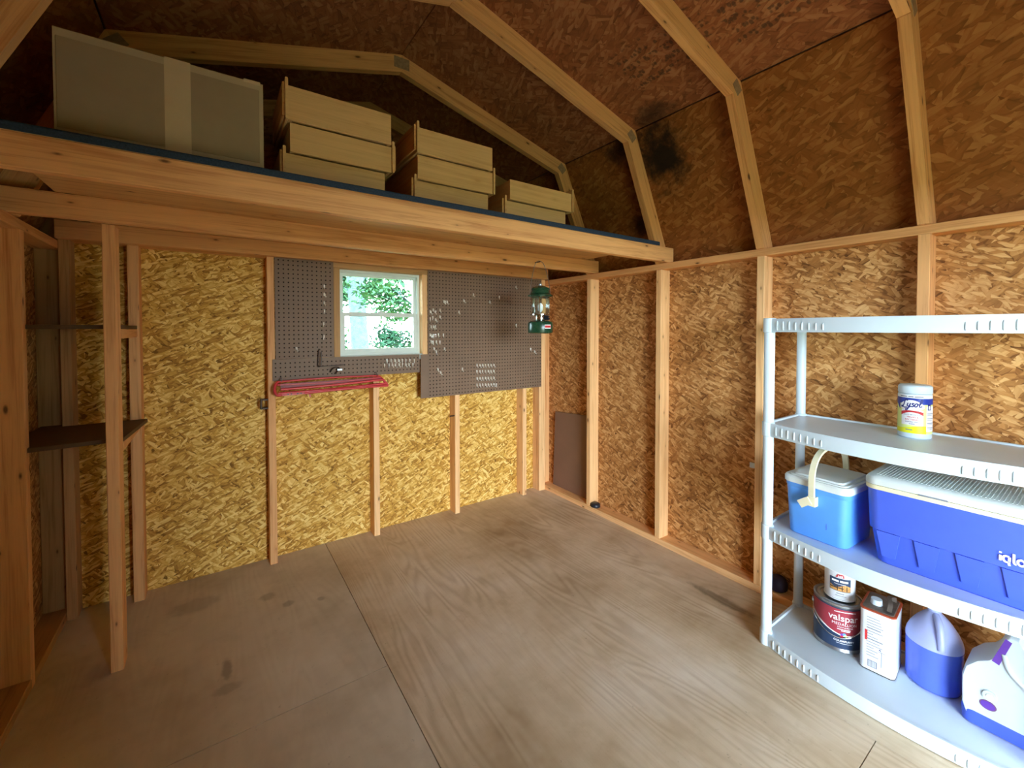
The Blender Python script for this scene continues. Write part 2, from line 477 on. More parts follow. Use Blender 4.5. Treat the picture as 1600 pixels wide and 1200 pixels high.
def boxm(x, y, z):
    v = [(a, b, c) for c in z for b in y for a in x]
    return v, [(0, 2, 3, 1), (4, 5, 7, 6), (0, 1, 5, 4), (2, 6, 7, 3), (0, 4, 6, 2), (1, 3, 7, 5)]

def rrect(w, d, r, n=5, c=(0, 0)):
    p = []
    for sx, sy, a in ((1, 1, 0), (-1, 1, PI/2), (-1, -1, PI), (1, -1, 1.5*PI)):
        for k in range(n+1):
            t = a + k/n*PI/2
            p.append((c[0]+sx*(w/2-r)+r*math.cos(t), c[1]+sy*(d/2-r)+r*math.sin(t)))
    return p

def loft(secs, n=5):
    """stack of rounded rectangles (z, w, d, r, ox, oy)"""
    v, f = [], []
    for s in secs:
        z, w, d, r = s[:4]; c = s[4:6] if len(s) > 4 else (0, 0)
        v += [(x, y, z) for x, y in rrect(w, d, r, n, c)]
    m = 4*(n+1)
    for i in range(len(secs)-1):
        for k in range(m): f.append((i*m+k, i*m+(k+1) % m, (i+1)*m+(k+1) % m, (i+1)*m+k))
    f.append(tuple(range(m))[::-1]); f.append(tuple(range((len(secs)-1)*m, len(secs)*m)))
    return v, f

# flat print: 2-D shapes (u to the viewer's right, v up) laid on a plane or round a can
def on_can(c, r, phi):
    return lambda u, v: (c[0]+r*math.cos(phi+u/r), c[1]+r*math.sin(phi+u/r), v)
def on_plane(o, ax, ay):
    o, ax, ay = Vector(o), Vector(ax), Vector(ay)
    return lambda u, v: tuple(o + ax*u + ay*v)
def patch(lo, hi, u0, u1, n=24):
    """area between two functions of u"""
    v, f = [], []
    for i in range(n+1):
        u = u0 + (u1-u0)*i/n
        v += [(u, lo(u) if callable(lo) else lo), (u, hi(u) if callable(hi) else hi)]
    for i in range(n): f.append((2*i, 2*i+2, 2*i+3, 2*i+1))
    return v, f
def disc2(cx, cy, rx, ry, n=24):
    v = [(cx+rx*math.cos(2*PI*k/n), cy+ry*math.sin(2*PI*k/n)) for k in range(n)]
    return v, [tuple(range(n))]
def ribbon(paths, w, n=5):
    v, f = [], []
    for path in paths:
        p = smooth_path([(x, y, 0) for x, y in path], n) if len(path) > 2 else [Vector((x, y, 0)) for x, y in path]
        b = len(v)
        for i, q in enumerate(p):
            t = (p[min(i+1, len(p)-1)] - p[max(i-1, 0)]).normalized()
            s = Vector((-t.y, t.x, 0))*w/2
            v += [(q.x-s.x, q.y-s.y), (q.x+s.x, q.y+s.y)]
        for i in range(len(p)-1): f.append((b+2*i, b+2*i+2, b+2*i+3, b+2*i+1))
    return v, f
def text2(s, size, bold=0.0, shear=0.0, align='CENTER', space=1.0):
    cu = bpy.data.curves.new('lettering', 'FONT')
    cu.body = s; cu.size = size; cu.offset = bold*size; cu.shear = shear; cu.align_x = align; cu.space_character = space
    cu.resolution_u = 3
    ob = bpy.data.objects.new('lettering', cu); C.objects.link(ob)
    dg = bpy.context.evaluated_depsgraph_get()
    me = ob.evaluated_get(dg).to_mesh()
    v = [(p.co.x, p.co.y) for p in me.vertices]; f = [tuple(p.vertices) for p in me.polygons]
    ob.evaluated_get(dg).to_mesh_clear()
    bpy.data.objects.remove(ob); bpy.data.curves.remove(cu)
    return v, f
def shift2(vf, du, dv, s=1.0):
    return [(u*s+du, v*s+dv) for u, v in vf[0]], vf[1]
def decal(name, vf, fn, mat, parent):
    return build(name, [fn(u, v) for u, v in vf[0]], vf[1], mat, parent)

# ================================================================== THE SHED
XL, XR = -0.677, 2.375                    # inner faces of the side sheathing
SXL, SXR = -0.588, 2.2858                 # room-side faces of the studs
ZP0, ZP1 = 1.7324, 1.7704                 # wall plates under the roof
PROF = [(XL, ZP1), (-0.335, 2.52), (0.849, 2.85), (2.033, 2.52), (XR, ZP1)]   # roof sheathing, inner face
TY = [2.2673, 1.6577, 1.0481, 0.4385, -0.1711]                                  # near faces of the roof frames

# ---- floor
fl = thing('floor', 'worn plywood shed floor of several sheets with open joints', 'floor', kind='structure')
sheet('joist_bed', [(XL, YF), (XR, YF), (XR, YB), (XL, YB)], 2, -0.05, -0.02, 'shelf_brown', fl)
g = 0.0015
for (x0, x1, y0, y1, m) in ((XL, .556, 1.682, YB, 'ply_left'), (XL, .556, YF, 1.682, 'ply_left'),
                            (.556, 1.776, .447, YB, 'ply_right'), (.556, 1.776, YF, .447, 'ply_right'),
                            (1.776, XR, YF, YB, 'ply_right')):
    gg = 0.0004 if x0 > 1.7 else g
    sheet('plywood_sheet', [(x0+gg, y0+g), (x1-(0.0004 if x1 > .6 else g), y0+g), (x1-(0.0004 if x1 > .6 else g), y1-g), (x0+gg, y1-g)], 2, -0.018, 0.0, m, fl)

# ---- right wall
wr = thing('wall_right', 'long shed wall of brown strand board between bare pine studs', 'wall', kind='structure')
for y0, y1 in ((1.6767, YB), (.4575, 1.6767), (YF, .4575)):
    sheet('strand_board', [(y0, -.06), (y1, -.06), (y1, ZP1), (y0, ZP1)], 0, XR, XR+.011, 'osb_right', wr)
for y in TY:
    box('stud', (SXR, XR), (y, y+.038), (.038, ZP0), 'pine_pale' if y > .5 else 'pine', wr)
box('stud', (SXR, XR), (2.848, YB), (.038, ZP0), 'pine', wr)
box('stud', (SXR, XR), (YF, YF+.038), (.038, ZP0), 'pine', wr)
box('top_plate', (SXR, XR), (YF, YB), (ZP0, ZP1), 'pine', wr)
box('sill_plate', (SXR-.004, XR), (YF, YB), (0, .038), 'pine_pale', wr)

# ---- left wall
wl = thing('wall_left', 'dim shed wall of strand board with a wide pine stud at its far end', 'wall', kind='structure')
for y0, y1 in ((1.6767, YB), (.4575, 1.6767), (YF, .4575)):
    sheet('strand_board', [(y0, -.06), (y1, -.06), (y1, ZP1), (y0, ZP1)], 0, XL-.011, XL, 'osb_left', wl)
for y in (2.340, 1.6577, 1.0481, 0.4385, -0.1711):
    box('stud', (XL, SXL), (y, y+.038), (.038 if y < 2 else 0.0, ZP0), 'pine', wl)
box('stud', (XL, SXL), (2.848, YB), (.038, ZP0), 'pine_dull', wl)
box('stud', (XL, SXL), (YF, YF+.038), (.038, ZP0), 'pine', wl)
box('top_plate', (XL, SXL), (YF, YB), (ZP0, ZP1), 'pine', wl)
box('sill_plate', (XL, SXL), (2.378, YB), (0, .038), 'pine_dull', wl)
box('sill_plate', (XL, SXL), (YF, 2.340), (0, .038), 'pine_dull', wl)

# ---- back wall
wb = thing('wall_back', 'shed end wall of yellow strand board with pine studs and a small window', 'wall', kind='structure')
YS = YB - .089
T = .011
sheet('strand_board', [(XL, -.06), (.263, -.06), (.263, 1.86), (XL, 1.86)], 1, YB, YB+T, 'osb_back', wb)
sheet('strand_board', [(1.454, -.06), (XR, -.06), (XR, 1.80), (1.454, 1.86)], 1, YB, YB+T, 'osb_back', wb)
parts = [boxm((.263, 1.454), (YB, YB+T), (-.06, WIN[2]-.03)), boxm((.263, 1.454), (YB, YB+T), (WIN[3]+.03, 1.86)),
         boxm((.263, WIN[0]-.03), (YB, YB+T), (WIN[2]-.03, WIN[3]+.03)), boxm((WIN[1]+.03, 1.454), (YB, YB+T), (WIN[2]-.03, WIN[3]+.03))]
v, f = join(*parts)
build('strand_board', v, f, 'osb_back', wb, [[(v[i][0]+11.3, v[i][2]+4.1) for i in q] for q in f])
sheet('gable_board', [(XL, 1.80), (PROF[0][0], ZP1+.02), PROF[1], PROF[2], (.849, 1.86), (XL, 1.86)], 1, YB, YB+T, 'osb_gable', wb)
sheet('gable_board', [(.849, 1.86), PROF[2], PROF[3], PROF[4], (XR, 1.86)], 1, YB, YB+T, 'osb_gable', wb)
for x0 in (.2435, .842, 1.436, 2.052):
    box('stud', (x0, x0+.038), (YS, YB), (0, WIN[2]-.038 if .5 < x0 < 1 else 1.776), 'pine_pale' if x0 > .3 else 'pine', wb)
box('stud', (-.352, -.308), (YS, YB), (0, 1.776), 'pine', wb)
box('stud', (2.222, SXR), (YS, YB), (.0, 1.776), 'pine_pale', wb)
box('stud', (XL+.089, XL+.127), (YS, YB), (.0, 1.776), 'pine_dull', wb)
box('header_plate', (SXL, 2.280), (2.752, YB), (1.776, 1.8594), 'pine', wb)
# small steel clips nailed to the studs
box('clip', (.214, .2435), (2.80, 2.84), (.955, .962), 'dark_metal', wb)
box('clip', (.214, .2435), (2.80, 2.84), (.905, .912), 'dark_metal', wb)
box('clip', (.205, .214), (2.80, 2.84), (.905, .962), 'dark_metal', wb)
box('clip', (1.40, 1.436), (2.805, 2.815), (.722, .73), 'dark_metal', wb)

# ---- window in the back wall
wn = thing('window_1', 'small white two-sash window looking out on trees, framed in pine', 'window', kind='structure')
x0, x1, z0, z1 = WIN
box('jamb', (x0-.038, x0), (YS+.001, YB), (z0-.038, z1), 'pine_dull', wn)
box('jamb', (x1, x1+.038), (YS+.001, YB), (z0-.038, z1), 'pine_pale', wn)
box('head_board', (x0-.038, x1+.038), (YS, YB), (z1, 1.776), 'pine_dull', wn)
box('sill_board', (x0, x1), (YS+.004, YB), (z0-.038, z0), 'vinyl_window', wn)
def ring(ix0, ix1, iz0, iz1, w, y0, y1):
    return join(boxm((ix0, ix1), (y0, y1), (iz0, iz0+w)), boxm((ix0, ix1), (y0, y1), (iz1-w, iz1)),
                boxm((ix0, ix0+w), (y0, y1), (iz0+w, iz1-w)), boxm((ix1-w, ix1), (y0, y1), (iz0+w, iz1-w)))
v, f = ring(x0, x1, z0, z1, .016, 2.850, 2.900)
build('frame', v, f, 'vinyl_window', wn)
zm = 1.458
v, f = ring(x0+.016, x1-.016, zm-.012, z1-.016, .020, 2.878, 2.896)
us = build('sash', v, f, 'vinyl_window', wn)
v, f = ring(x0+.016, x1-.016, z0+.016, zm+.014, .026, 2.856, 2.876)
ls = build('sash', v, f, 'vinyl_window', wn)
def kid(o, p):
    o.parent = p; o.location = o.location - p.location
    return o
kid(build('pane', *boxm((x0+.034, x1-.034), (2.886, 2.889), (zm+.006, z1-.034)), 'glass'), us)
kid(build('pane', *boxm((x0+.040, x1-.040), (2.865, 2.868), (z0+.040, zm-.010)), 'glass'), ls)
kid(build('latch', *join(boxm((.89, .935), (2.846, 2.862), (zm+.014, zm+.022)), boxm((.905, .92), (2.848, 2.858), (zm+.022, zm+.03))), 'vinyl_window'), ls)

# ---- front wall with the open doorway (behind the photographer)
wf = thing('wall_front', 'shed front wall with the wide open doorway', 'wall', kind='structure')
dx0, dx1, dz0, dz1 = DOOR
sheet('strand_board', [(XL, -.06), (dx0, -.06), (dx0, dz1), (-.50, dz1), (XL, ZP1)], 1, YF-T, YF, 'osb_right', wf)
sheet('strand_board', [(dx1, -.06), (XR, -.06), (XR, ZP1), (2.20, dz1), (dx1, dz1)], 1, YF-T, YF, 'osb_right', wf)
sheet('gable_board', [(-.55, dz1), PROF[1], PROF[2], PROF[3], (2.248, dz1)], 1, YF-T, YF, 'osb_gable', wf)
box('door_post', (dx0-.038, dx0), (YF, YF+.089), (0, dz1), 'pine', wf)
box('door_post', (dx1, dx1+.038), (YF, YF+.089), (0, dz1), 'pine', wf)
box('door_header', (dx0-.038, dx1+.038), (YF, YF+.089), (dz1, dz1+.089), 'pine', wf)

# ---- roof: sheathing in sheets, gambrel frames of mitred 2x4s, nail plates on their joints
cl = thing('ceiling', 'gambrel barn roof seen from inside, strand board over bent pine frames', 'ceiling', kind='structure')
def offset_profile(d):
    """profile moved inwards by d with mitred corners"""
    out = []
    n = len(PROF)
    nor = []
    for i in range(n-1):
        a, b = Vector(PROF[i]), Vector(PROF[i+1]); t = (b-a).normalized(); nor.append(Vector((t.y, -t.x)))
    for i in range(n):
        if i == 0:
            a, t = Vector(PROF[0]) + nor[0]*d, (Vector(PROF[1])-Vector(PROF[0])).normalized()
            k = (ZP1 - a.y)/t.y; out.append(tuple(a + t*k)); continue
        if i == n-1:
            a, t = Vector(PROF[-1]) + nor[-1]*d, (Vector(PROF[-1])-Vector(PROF[-2])).normalized()
            k = (ZP1 - a.y)/t.y; out.append(tuple(a + t*k)); continue
        m = (nor[i-1]+nor[i]).normalized(); k = d/m.dot(nor[i])
        out.append(tuple(Vector(PROF[i]) + m*k))
    return out
IN = offset_profile(.089)
OUT = offset_profile(-.011)
OUT2 = offset_profile(-.03)
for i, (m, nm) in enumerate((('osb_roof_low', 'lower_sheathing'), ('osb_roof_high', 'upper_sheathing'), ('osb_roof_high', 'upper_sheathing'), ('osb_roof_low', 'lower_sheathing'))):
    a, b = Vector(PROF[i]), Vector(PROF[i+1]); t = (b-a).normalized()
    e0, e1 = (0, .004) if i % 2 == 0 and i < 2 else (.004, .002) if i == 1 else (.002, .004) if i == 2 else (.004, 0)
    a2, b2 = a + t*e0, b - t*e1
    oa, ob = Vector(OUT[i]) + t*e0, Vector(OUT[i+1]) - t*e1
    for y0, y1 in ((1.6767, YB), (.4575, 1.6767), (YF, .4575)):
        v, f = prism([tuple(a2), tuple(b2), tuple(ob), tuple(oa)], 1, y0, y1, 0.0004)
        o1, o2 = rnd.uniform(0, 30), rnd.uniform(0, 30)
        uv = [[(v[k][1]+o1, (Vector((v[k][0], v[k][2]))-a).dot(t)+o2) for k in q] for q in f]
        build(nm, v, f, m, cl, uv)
for i in range(4):
    v, f = prism([OUT[i], OUT[i+1], OUT2[i+1], OUT2[i]], 1, YF-.1, YB+.1, 0.0004)
    build('shingle_layer', v, f, 'shingle', cl)
def frame_member(i, y0, y1, gable=False):
    a, b, c, d = PROF[i], PROF[i+1], IN[i+1], IN[i]
    v, f = prism([a, b, c, d], 1, y0, y1, 0.0022)
    t = Vector((b[0]-a[0], 0, b[1]-a[1]))
    return build('rafter' if i in (1, 2) else 'knee_rafter', v, f, 'pine_dull' if gable else 'pine', cl, uv_long(v, f, t))
def nail_plate(i, y, w, h, parent, ang):
    p = (Vector(PROF[i]) + Vector(IN[i]))/2
    q = [(-w/2, -h/2), (w/2, -h/2), (w/2, h/2), (-w/2, h/2)]
    ca, sa = math.cos(ang), math.sin(ang)
    v, f = prism([(p.x + a*ca - b*sa, p.y + a*sa + b*ca) for a, b in q], 1, y-.0018, y, 0.0005)
    o = build('nail_plate', v, f, 'nail_plate')
    kid(o, parent)
for y in TY:
    ms = [frame_member(i, y, y+.038) for i in range(4)]
    nail_plate(2, y, .085, .058, ms[1], 0.0)
    nail_plate(1, y, .06, .05, ms[1], 0.75)
    nail_plate(3, y, .06, .05, ms[2], -0.75)
for i in range(4): frame_member(i, 2.848, YB, True)
for i in range(4): frame_member(i, YF, YF+.038, True)
box('gable_post', (.835, .862), (2.80, 2.848), (1.89, 2.76), 'shelf_brown', cl)

# ---- loft over the far half
lf = thing('storage_loft', 'pine loft platform with three joists and a blue carpeted deck edge', 'loft')
box('joist', (-.625, 2.325), (1.600, 1.638), (ZP1, 1.8594), 'pine', lf)
box('joist', (-.625, 2.315), (2.215, 2.253), (ZP1, 1.8594), 'pine', lf)
dk = sheet('deck_panel', [(-.47, 1.600), (2.19, 1.600), (2.19, YB-.04), (-.47, YB-.04)], 2, 1.8596, 1.8776, 'maple_edge', lf)
# carpet: a sheet that laps over the deck's front edge
cp = [(1.5955, 1.8605), (1.5955, 1.8785), (1.5985, 1.8835), (YB-.045, 1.8835), (YB-.045, 1.8778), (1.5998, 1.8778), (1.5998, 1.8605)]
v, f = prism(cp, 0, -.465, 2.185, 0.0008)
build('carpet', v, f, 'carpet_blue', lf)

# ---- shelf rack of lumber in the far corner
rk = thing('corner_shelf', 'rough lumber corner shelf with two dark boards on a thin pine post', 'shelf', (-.34, 2.27, 0))
def rel(o, p): return kid(o, p)
rel(box('post', (-.358, -.319), (2.268, 2.357), (0, ZP1), 'pine'), rk)
for z in (1.380, .914):
    v, f = prism([(-.666, 2.380), (-.590, 2.380), (-.586, 2.345), (-.359, 2.362), (-.318, 2.362), (-.312, 2.44), (-.285, 2.795), (-.586, 2.795), (-.586, 2.845), (-.666, 2.845)] if z < 1 else
                 [(-.666, 2.380), (-.590, 2.380), (-.586, 2.36), (-.318, 2.362), (-.318, 2.795), (-.586, 2.795), (-.586, 2.845), (-.666, 2.845)], 2, z-.016, z, 0.001)
    rel(build('shelf_board', v, f, 'shelf_brown'), rk)
for z in (1.364, .898):
    rel(box('cleat', (-.346, -.318), (2.358, YS-.001), (z-.040, z-.0002), 'pine'), rk)

# ================================================================== OUTSIDE
gd = sheet('ground', [(-40, -40), (40, -40), (40, 40), (-40, 40)], 2, -.55, -.25, 'lawn', None)
tag(gd, 'mown grass lot around the shed', 'ground', kind='structure')
def leaves(n, c, r, s, seed):
    q = random.Random(seed); v, f = [], []
    cl_ = [(Vector((q.gauss(0, .42), q.gauss(0, .42), q.gauss(0, .42)))) for _ in range(16)]
    for _ in range(n):
        k = q.choice(cl_); p = k + Vector((q.gauss(0, .2), q.gauss(0, .2), q.gauss(0, .2)))
        p = Vector(c) + Vector((p.x*r[0], p.y*r[1], p.z*r[2]))
        m = Matrix.Rotation(q.uniform(0, 6.3), 3, 'Z') @ Matrix.Rotation(q.uniform(-.9, .9), 3, 'X') @ Matrix.Rotation(q.uniform(-.9, .9), 3, 'Y')
        a = s*q.uniform(.6, 1.3); b = len(v)
        for d in ((0, -a, 0), (a*.45, 0, .15*a), (0, a, 0), (-a*.45, 0, .15*a)): v.append(tuple(p + m @ Vector(d)))
        f += [(b, b+1, b+2), (b, b+2, b+3)]
    return v, f
tr = thing('tree', 'thick grey trunked tree close outside the window', 'tree', (1.62, 6.0, -.25))
v, f = tube(smooth_path([(1.72, 6.0, -.25), (1.66, 6.0, .6), (1.62, 6, 1.3), (1.58, 6.0, 2.0), (1.52, 6, 3.0), (1.5, 6, 3.9)], 4), [.17]*4+[.12]*4+[.115]*4+[.11]*4+[.1]*4+[.07], 14)
rel(build('trunk', v, f, 'bark', smooth=60), tr)
for pth in ([(1.58, 6, 1.75), (1.3, 6.1, 2.1), (1.0, 6.1, 2.3)], [(1.57, 6, 1.95), (1.9, 5.9, 2.3), (2.3, 5.8, 2.5)], [(1.68, 6, .5), (1.3, 5.9, .95), (1.1, 5.8, 1.05)]):
    rel(build('branch', *tube(smooth_path(pth, 4), .025, 6), 'bark'), tr)
o = rel(build('foliage', *leaves(1300, (1.66, 6.6, 2.02), (.75, .35, .26), .06, 3), 'leaf'), tr); o['kind'] = 'stuff'
for i, (c, r, n, lab, mt) in enumerate((((1.36, 4.2, 1.62), (.46, .3, .26), 1500, 'bright green leafy sapling beside the trunk outside the window', 'leaf_pale'),
                                 ((3.20, 9.2, 1.1), (.58, .5, .32), 700, 'low sparse shrub under the sapling outside the window', 'leaf'),
                                 ((1.98, 9.0, 1.1), (.24, .3, .34), 350, 'thin shrub outside the window, on the corner-shelf side of the trunk', 'leaf_pale'))):
    sp = thing('shrub', lab, 'shrub', (c[0], c[1], -.25), group='shrubs outside the window')
    rel(build('stem', *tube([(c[0]+.55*r[0]/.3*(i == 0), c[1], -.25), (c[0]+.45*r[0]/.3*(i == 0), c[1], c[2]-.3), (c[0]+.1, c[1], c[2]+.15)], [.03, .022, .008], 7), 'bark'), sp)
    for s in (-1, 1): rel(build('branch', *tube([(c[0]+.25, c[1], c[2]-.02), (c[0]+s*.2, c[1]+.1, c[2]+.16)], [.012, .005], 6), 'bark'), sp)
    o = rel(build('foliage', *leaves(n, c, r, (.032, .07, .06)[i], 20+i), mt), sp); o['kind'] = 'stuff'

# unseen block in front of the shed, added to darken its left side
def lumpy(x, y, z, n, amp, seed):
    q = random.Random(seed); v, f = [], []
    from mathutils import noise as mn
    fs = []
    for ax in range(3):
        for side in (0, 1):
            r = [i for i in range(3) if i != ax]; B = (x, y, z); b0 = len(v)
            for i in range(n+1):
                for j in range(n+1):
                    p = [0, 0, 0]; p[ax] = B[ax][side]; p[r[0]] = B[r[0]][0]+(B[r[0]][1]-B[r[0]][0])*i/n; p[r[1]] = B[r[1]][0]+(B[r[1]][1]-B[r[1]][0])*j/n
                    d = mn.noise_vector(Vector(p)*1.7+Vector((seed, 0, 0)))*amp
                    v.append((p[0]+d.x, p[1]+d.y, p[2]+d.z*(p[2] > 0)))
            for i in range(n):
                for j in range(n): f.append((b0+i*(n+1)+j, b0+(i+1)*(n+1)+j, b0+(i+1)*(n+1)+j+1, b0+i*(n+1)+j+1))
    return v, f
o = build('added_sky_block', *lumpy((1.45, 6.0), (-3.4, -2.6), (-.26, 2.5), 14, .14, 3), 'added_sky_block')
tag(o, 'unseen leafy block added outside the doorway to darken the left side', 'added_sky_block')

st = thing('added_shade_tree', 'unseen tree added in front of the shed to block high sky light', 'tree', (-3.4, -5.2, -.25))  # added out of view; its crown cuts the high sky light at the doorway
rel(build('trunk', *tube(smooth_path([(-3.4, -5.2, -.25), (-3.3, -5.1, 1.4), (-3.0, -4.9, 3.2), (-2.4, -4.6, 4.2)], 4), [.24]*4+[.2]*4+[.17]*4+[.12], 12), 'bark', smooth=60), st)
o = rel(build('crown', *lumpy((-4.5, 5.5), (-7.2, -3.2), (3.3, 4.9), 18, .40, 9), 'added_sky_block'), st)

sb = thing('added_shade_tree', 'unseen tree added behind the shed to shade the window view', 'tree', (-1.6, 8.5, -.25))  # added out of view; its crown shades the plants seen through the window
rel(build('trunk', *tube(smooth_path([(-1.6, 8.5, -.25), (-1.55, 8.5, 1.6), (-1.2, 8.5, 4.0), (-.6, 8.4, 5.4)], 4), [.24]*4+[.2]*4+[.17]*4+[.12], 12), 'bark', smooth=60), sb)
o = rel(build('crown', *lumpy((-4.5, 8.0), (3.9, 13.5), (4.9, 6.8), 18, .45, 5), 'added_sky_block'), sb)

# ================================================================== PEGBOARDS AND WHAT HANGS ON THEM
def pegboard(name, x0, x1, z0, z1, y, label, pitch=.0254, r=.0042):
    """hardboard sheet with blind holes on a one-inch grid, insides coloured as shade"""
    nx, nz = int((x1-x0)/pitch), int((z1-z0)/pitch)
    mx, mz = ((x1-x0)-nx*pitch)/2, ((z1-z0)-nz*pitch)/2
    t = .005
    v, f, dark = [], [], []
    def quad(a, b, c, d):
        n = len(v); v.extend([a, b, c, d]); f.append((n, n+1, n+2, n+3))
    for i in range(nx):
        for k in range(nz):
            cx, cz = x0+mx+(i+.5)*pitch, z0+mz+(k+.5)*pitch
            h = pitch/2
            sq = [(cx+h*a, cz+h*b) for a, b in ((1, 0), (1, 1), (0, 1), (-1, 1), (-1, 0), (-1, -1), (0, -1), (1, -1))]
            ho = [(cx+r*math.cos(PI/4*j), cz+r*math.sin(PI/4*j)) for j in range(8)]
            n = len(v)
            for (a, b) in sq: v.append((a, y, b))
            for (a, b) in ho: v.append((a, y, b))
            for (a, b) in ho: v.append((a, y+t*.9, b))
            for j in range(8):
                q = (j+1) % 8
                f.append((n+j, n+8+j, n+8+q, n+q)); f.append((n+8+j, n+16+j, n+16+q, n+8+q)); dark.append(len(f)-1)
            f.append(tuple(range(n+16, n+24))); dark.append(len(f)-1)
    X0, X1, Z0, Z1 = x0+mx, x1-mx, z0+mz, z1-mz
    for (a, b, c, d) in ((x0, X0, z0, z1), (X1, x1, z0, z1), (X0, X1, z0, Z0), (X0, X1, Z1, z1)):
        if b-a > 1e-5 and d-c > 1e-5: quad((a, y, c), (b, y, c), (b, y, d), (a, y, d))
    quad((x0, y+t, z0), (x0, y, z0), (x0, y, z1), (x0, y+t, z1)); quad((x1, y, z0), (x1, y+t, z0), (x1, y+t, z1), (x1, y, z1))
    quad((x0, y+t, z0), (x1, y+t, z0), (x1, y, z0), (x0, y, z0)); quad((x0, y, z1), (x1, y, z1), (x1, y+t, z1), (x0, y+t, z1))
    quad((x0, y+t, z0), (x0, y+t, z1), (x1, y+t, z1), (x1, y+t, z0))
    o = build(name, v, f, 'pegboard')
    o.data.materials.append(MAT['peg_hole_shade'])
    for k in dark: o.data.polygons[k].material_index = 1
    return tag(o, label, 'pegboard', 'pegboards on the end wall')
PY = YS - .0062
pegboard('pegboard', .283, .601, 1.190, 1.775, PY, 'tall narrow brown pegboard between stud and window, one column of white hooks')
pegboard('pegboard', .266, 1.160, 1.064, 1.189, PY-.0005, 'long low brown pegboard strip under the window')
pegboard('pegboard', 1.224, 2.240, .880, 1.775, PY, 'large brown pegboard from window to the lantern, many white hooks')
sheet('pegboard_edge', [(1.168, .880), (1.2235, .880), (1.2235, 1.187), (1.168, 1.187)], 1, PY, PY+.005, 'pegboard', None)
bpy.data.objects['pegboard_edge'].name = 'hardboard_strip'
tag(bpy.data.objects['hardboard_strip'], 'narrow undrilled hardboard strip between the low strip and large pegboard', 'board')

hv, hf = tube(smooth_path([(0, .003, .008), (0, -.006, .008), (0, -.010, .002), (0, -.010, -.010), (0, -.016, -.016), (0, -.022, -.010)], 3), .0022, 6)
pv, pf = boxm((-.004, .004), (-.004, .0005), (-.006, .012))
hook_me = None
ORD = ('first', 'second', 'third', 'fourth', 'fifth', 'sixth', 'seventh', 'eighth', 'ninth')
def hook(x, z, label, group, y=PY, flip=1):
    global hook_me
    if hook_me is None:
        v, f = join((hv, hf), (pv, pf))
        o = build('peg_hook', v, f, 'hook_white', None, center=False, smooth=50)
        hook_me = o.data
    else:
        o = bpy.data.objects.new('peg_hook', hook_me); C.objects.link(o)
    o.location = (x, y-.0006, z)
    o.rotation_euler = (0, 0, rnd.uniform(-.5, .5))
    tag(o, label, 'hook', group)
for i, (x, z) in enumerate(((.548, 1.621), (.546, 1.572), (.546, 1.520), (.547, 1.472), (.542, 1.394), (.543, 1.316))):
    hook(x, z, ('topmost', 'second', 'third', 'fourth', 'fifth', 'lowest')[i] + ' white hook in the column on the narrow pegboard by the window', 'hooks on the narrow pegboard')
hook(.389, 1.246, 'single white hook low on the narrow pegboard beside the stud', 'hooks on the narrow pegboard')
for i, (x, z) in enumerate(((1.345, 1.557), (1.357, 1.555), (1.369, 1.556))): hook(x, z, ORD[i] + ' white hook from the window in the tight trio high on the large pegboard', 'trio of hooks')
for i, (x, z) in enumerate(((1.240, 1.482), (1.262, 1.496), (1.281, 1.481), (1.314, 1.496), (1.240, 1.433), (1.260, 1.443), (1.279, 1.428), (1.313, 1.448))):
    hook(x, z, ORD[i % 4] + ' hook from the window, ' + ('upper' if i < 4 else 'lower') + ' line of the uneven rows beside the top sash', 'uneven rows of hooks')
for i, (x, z) in enumerate(((1.245, 1.377), (1.262, 1.377), (1.279, 1.378))): hook(x, z, ORD[i] + ' hook from the window in the short row of three', 'short row of hooks')
for i, (x, z) in enumerate(((1.238, 1.320), (1.252, 1.314), (1.266, 1.316), (1.280, 1.316), (1.302, 1.320), (1.340, 1.319), (1.244, 1.274), (1.259, 1.268), (1.285, 1.270), (1.313, 1.269))):
    hook(x, z, ORD[i if i < 6 else i-6] + ' hook from the window, ' + ('row of six beside the bottom sash' if i < 6 else 'row of four beside the bottom sash'), 'rows of hooks beside the bottom sash')
for x, z, w in ((1.265, 1.223, 'white hook just below the lower double row, beside the window sill'), (1.285, 1.198, 'white hook hanging lowest beside the window sill'), (1.348, 1.221, 'white hook alone, level with the window sill'),
                (1.295, 1.075, 'upper of two crooked hooks low on the large pegboard'), (1.315, 1.051, 'lower of two crooked hooks low on the large pegboard'), (1.492, 1.066, 'lone hook between the crooked pair and the four-row block'),
                (1.505, 1.571, 'upright hook high on the pegboard, next after the trio'), (1.587, 1.618, 'thin hook above and between the two upright hooks'), (1.465, 1.485, 'small dot-like hook below the trio on the large pegboard'),
                (1.730, 1.569, 'upright hook high in the middle of the large pegboard'), (1.819, 1.609, 'slanted hook high on the large pegboard, above the dark smudge'), (1.977, 1.696, 'slanted hook near the top of the pegboard by the lantern'),
                (1.980, 1.392, 'small hook level with the lantern base'), (2.127, 1.196, 'inner of two hooks under the lantern'), (2.165, 1.174, 'outer of two hooks under the lantern'), (1.790, .927, 'last bent hook at the foot of the four-row block')):
    hook(x, z, w, 'odd hooks on the large pegboard')
for r, zz in enumerate((1.088, 1.041, .989, .938)):
    for c in range(7):
        hook(1.616+c*.0248, zz-.0008*c, ORD[c] + ' hook from the window in the ' + ('top', 'second', 'third', 'bottom')[r] + ' row of the four-row block', 'four-row block of hooks')
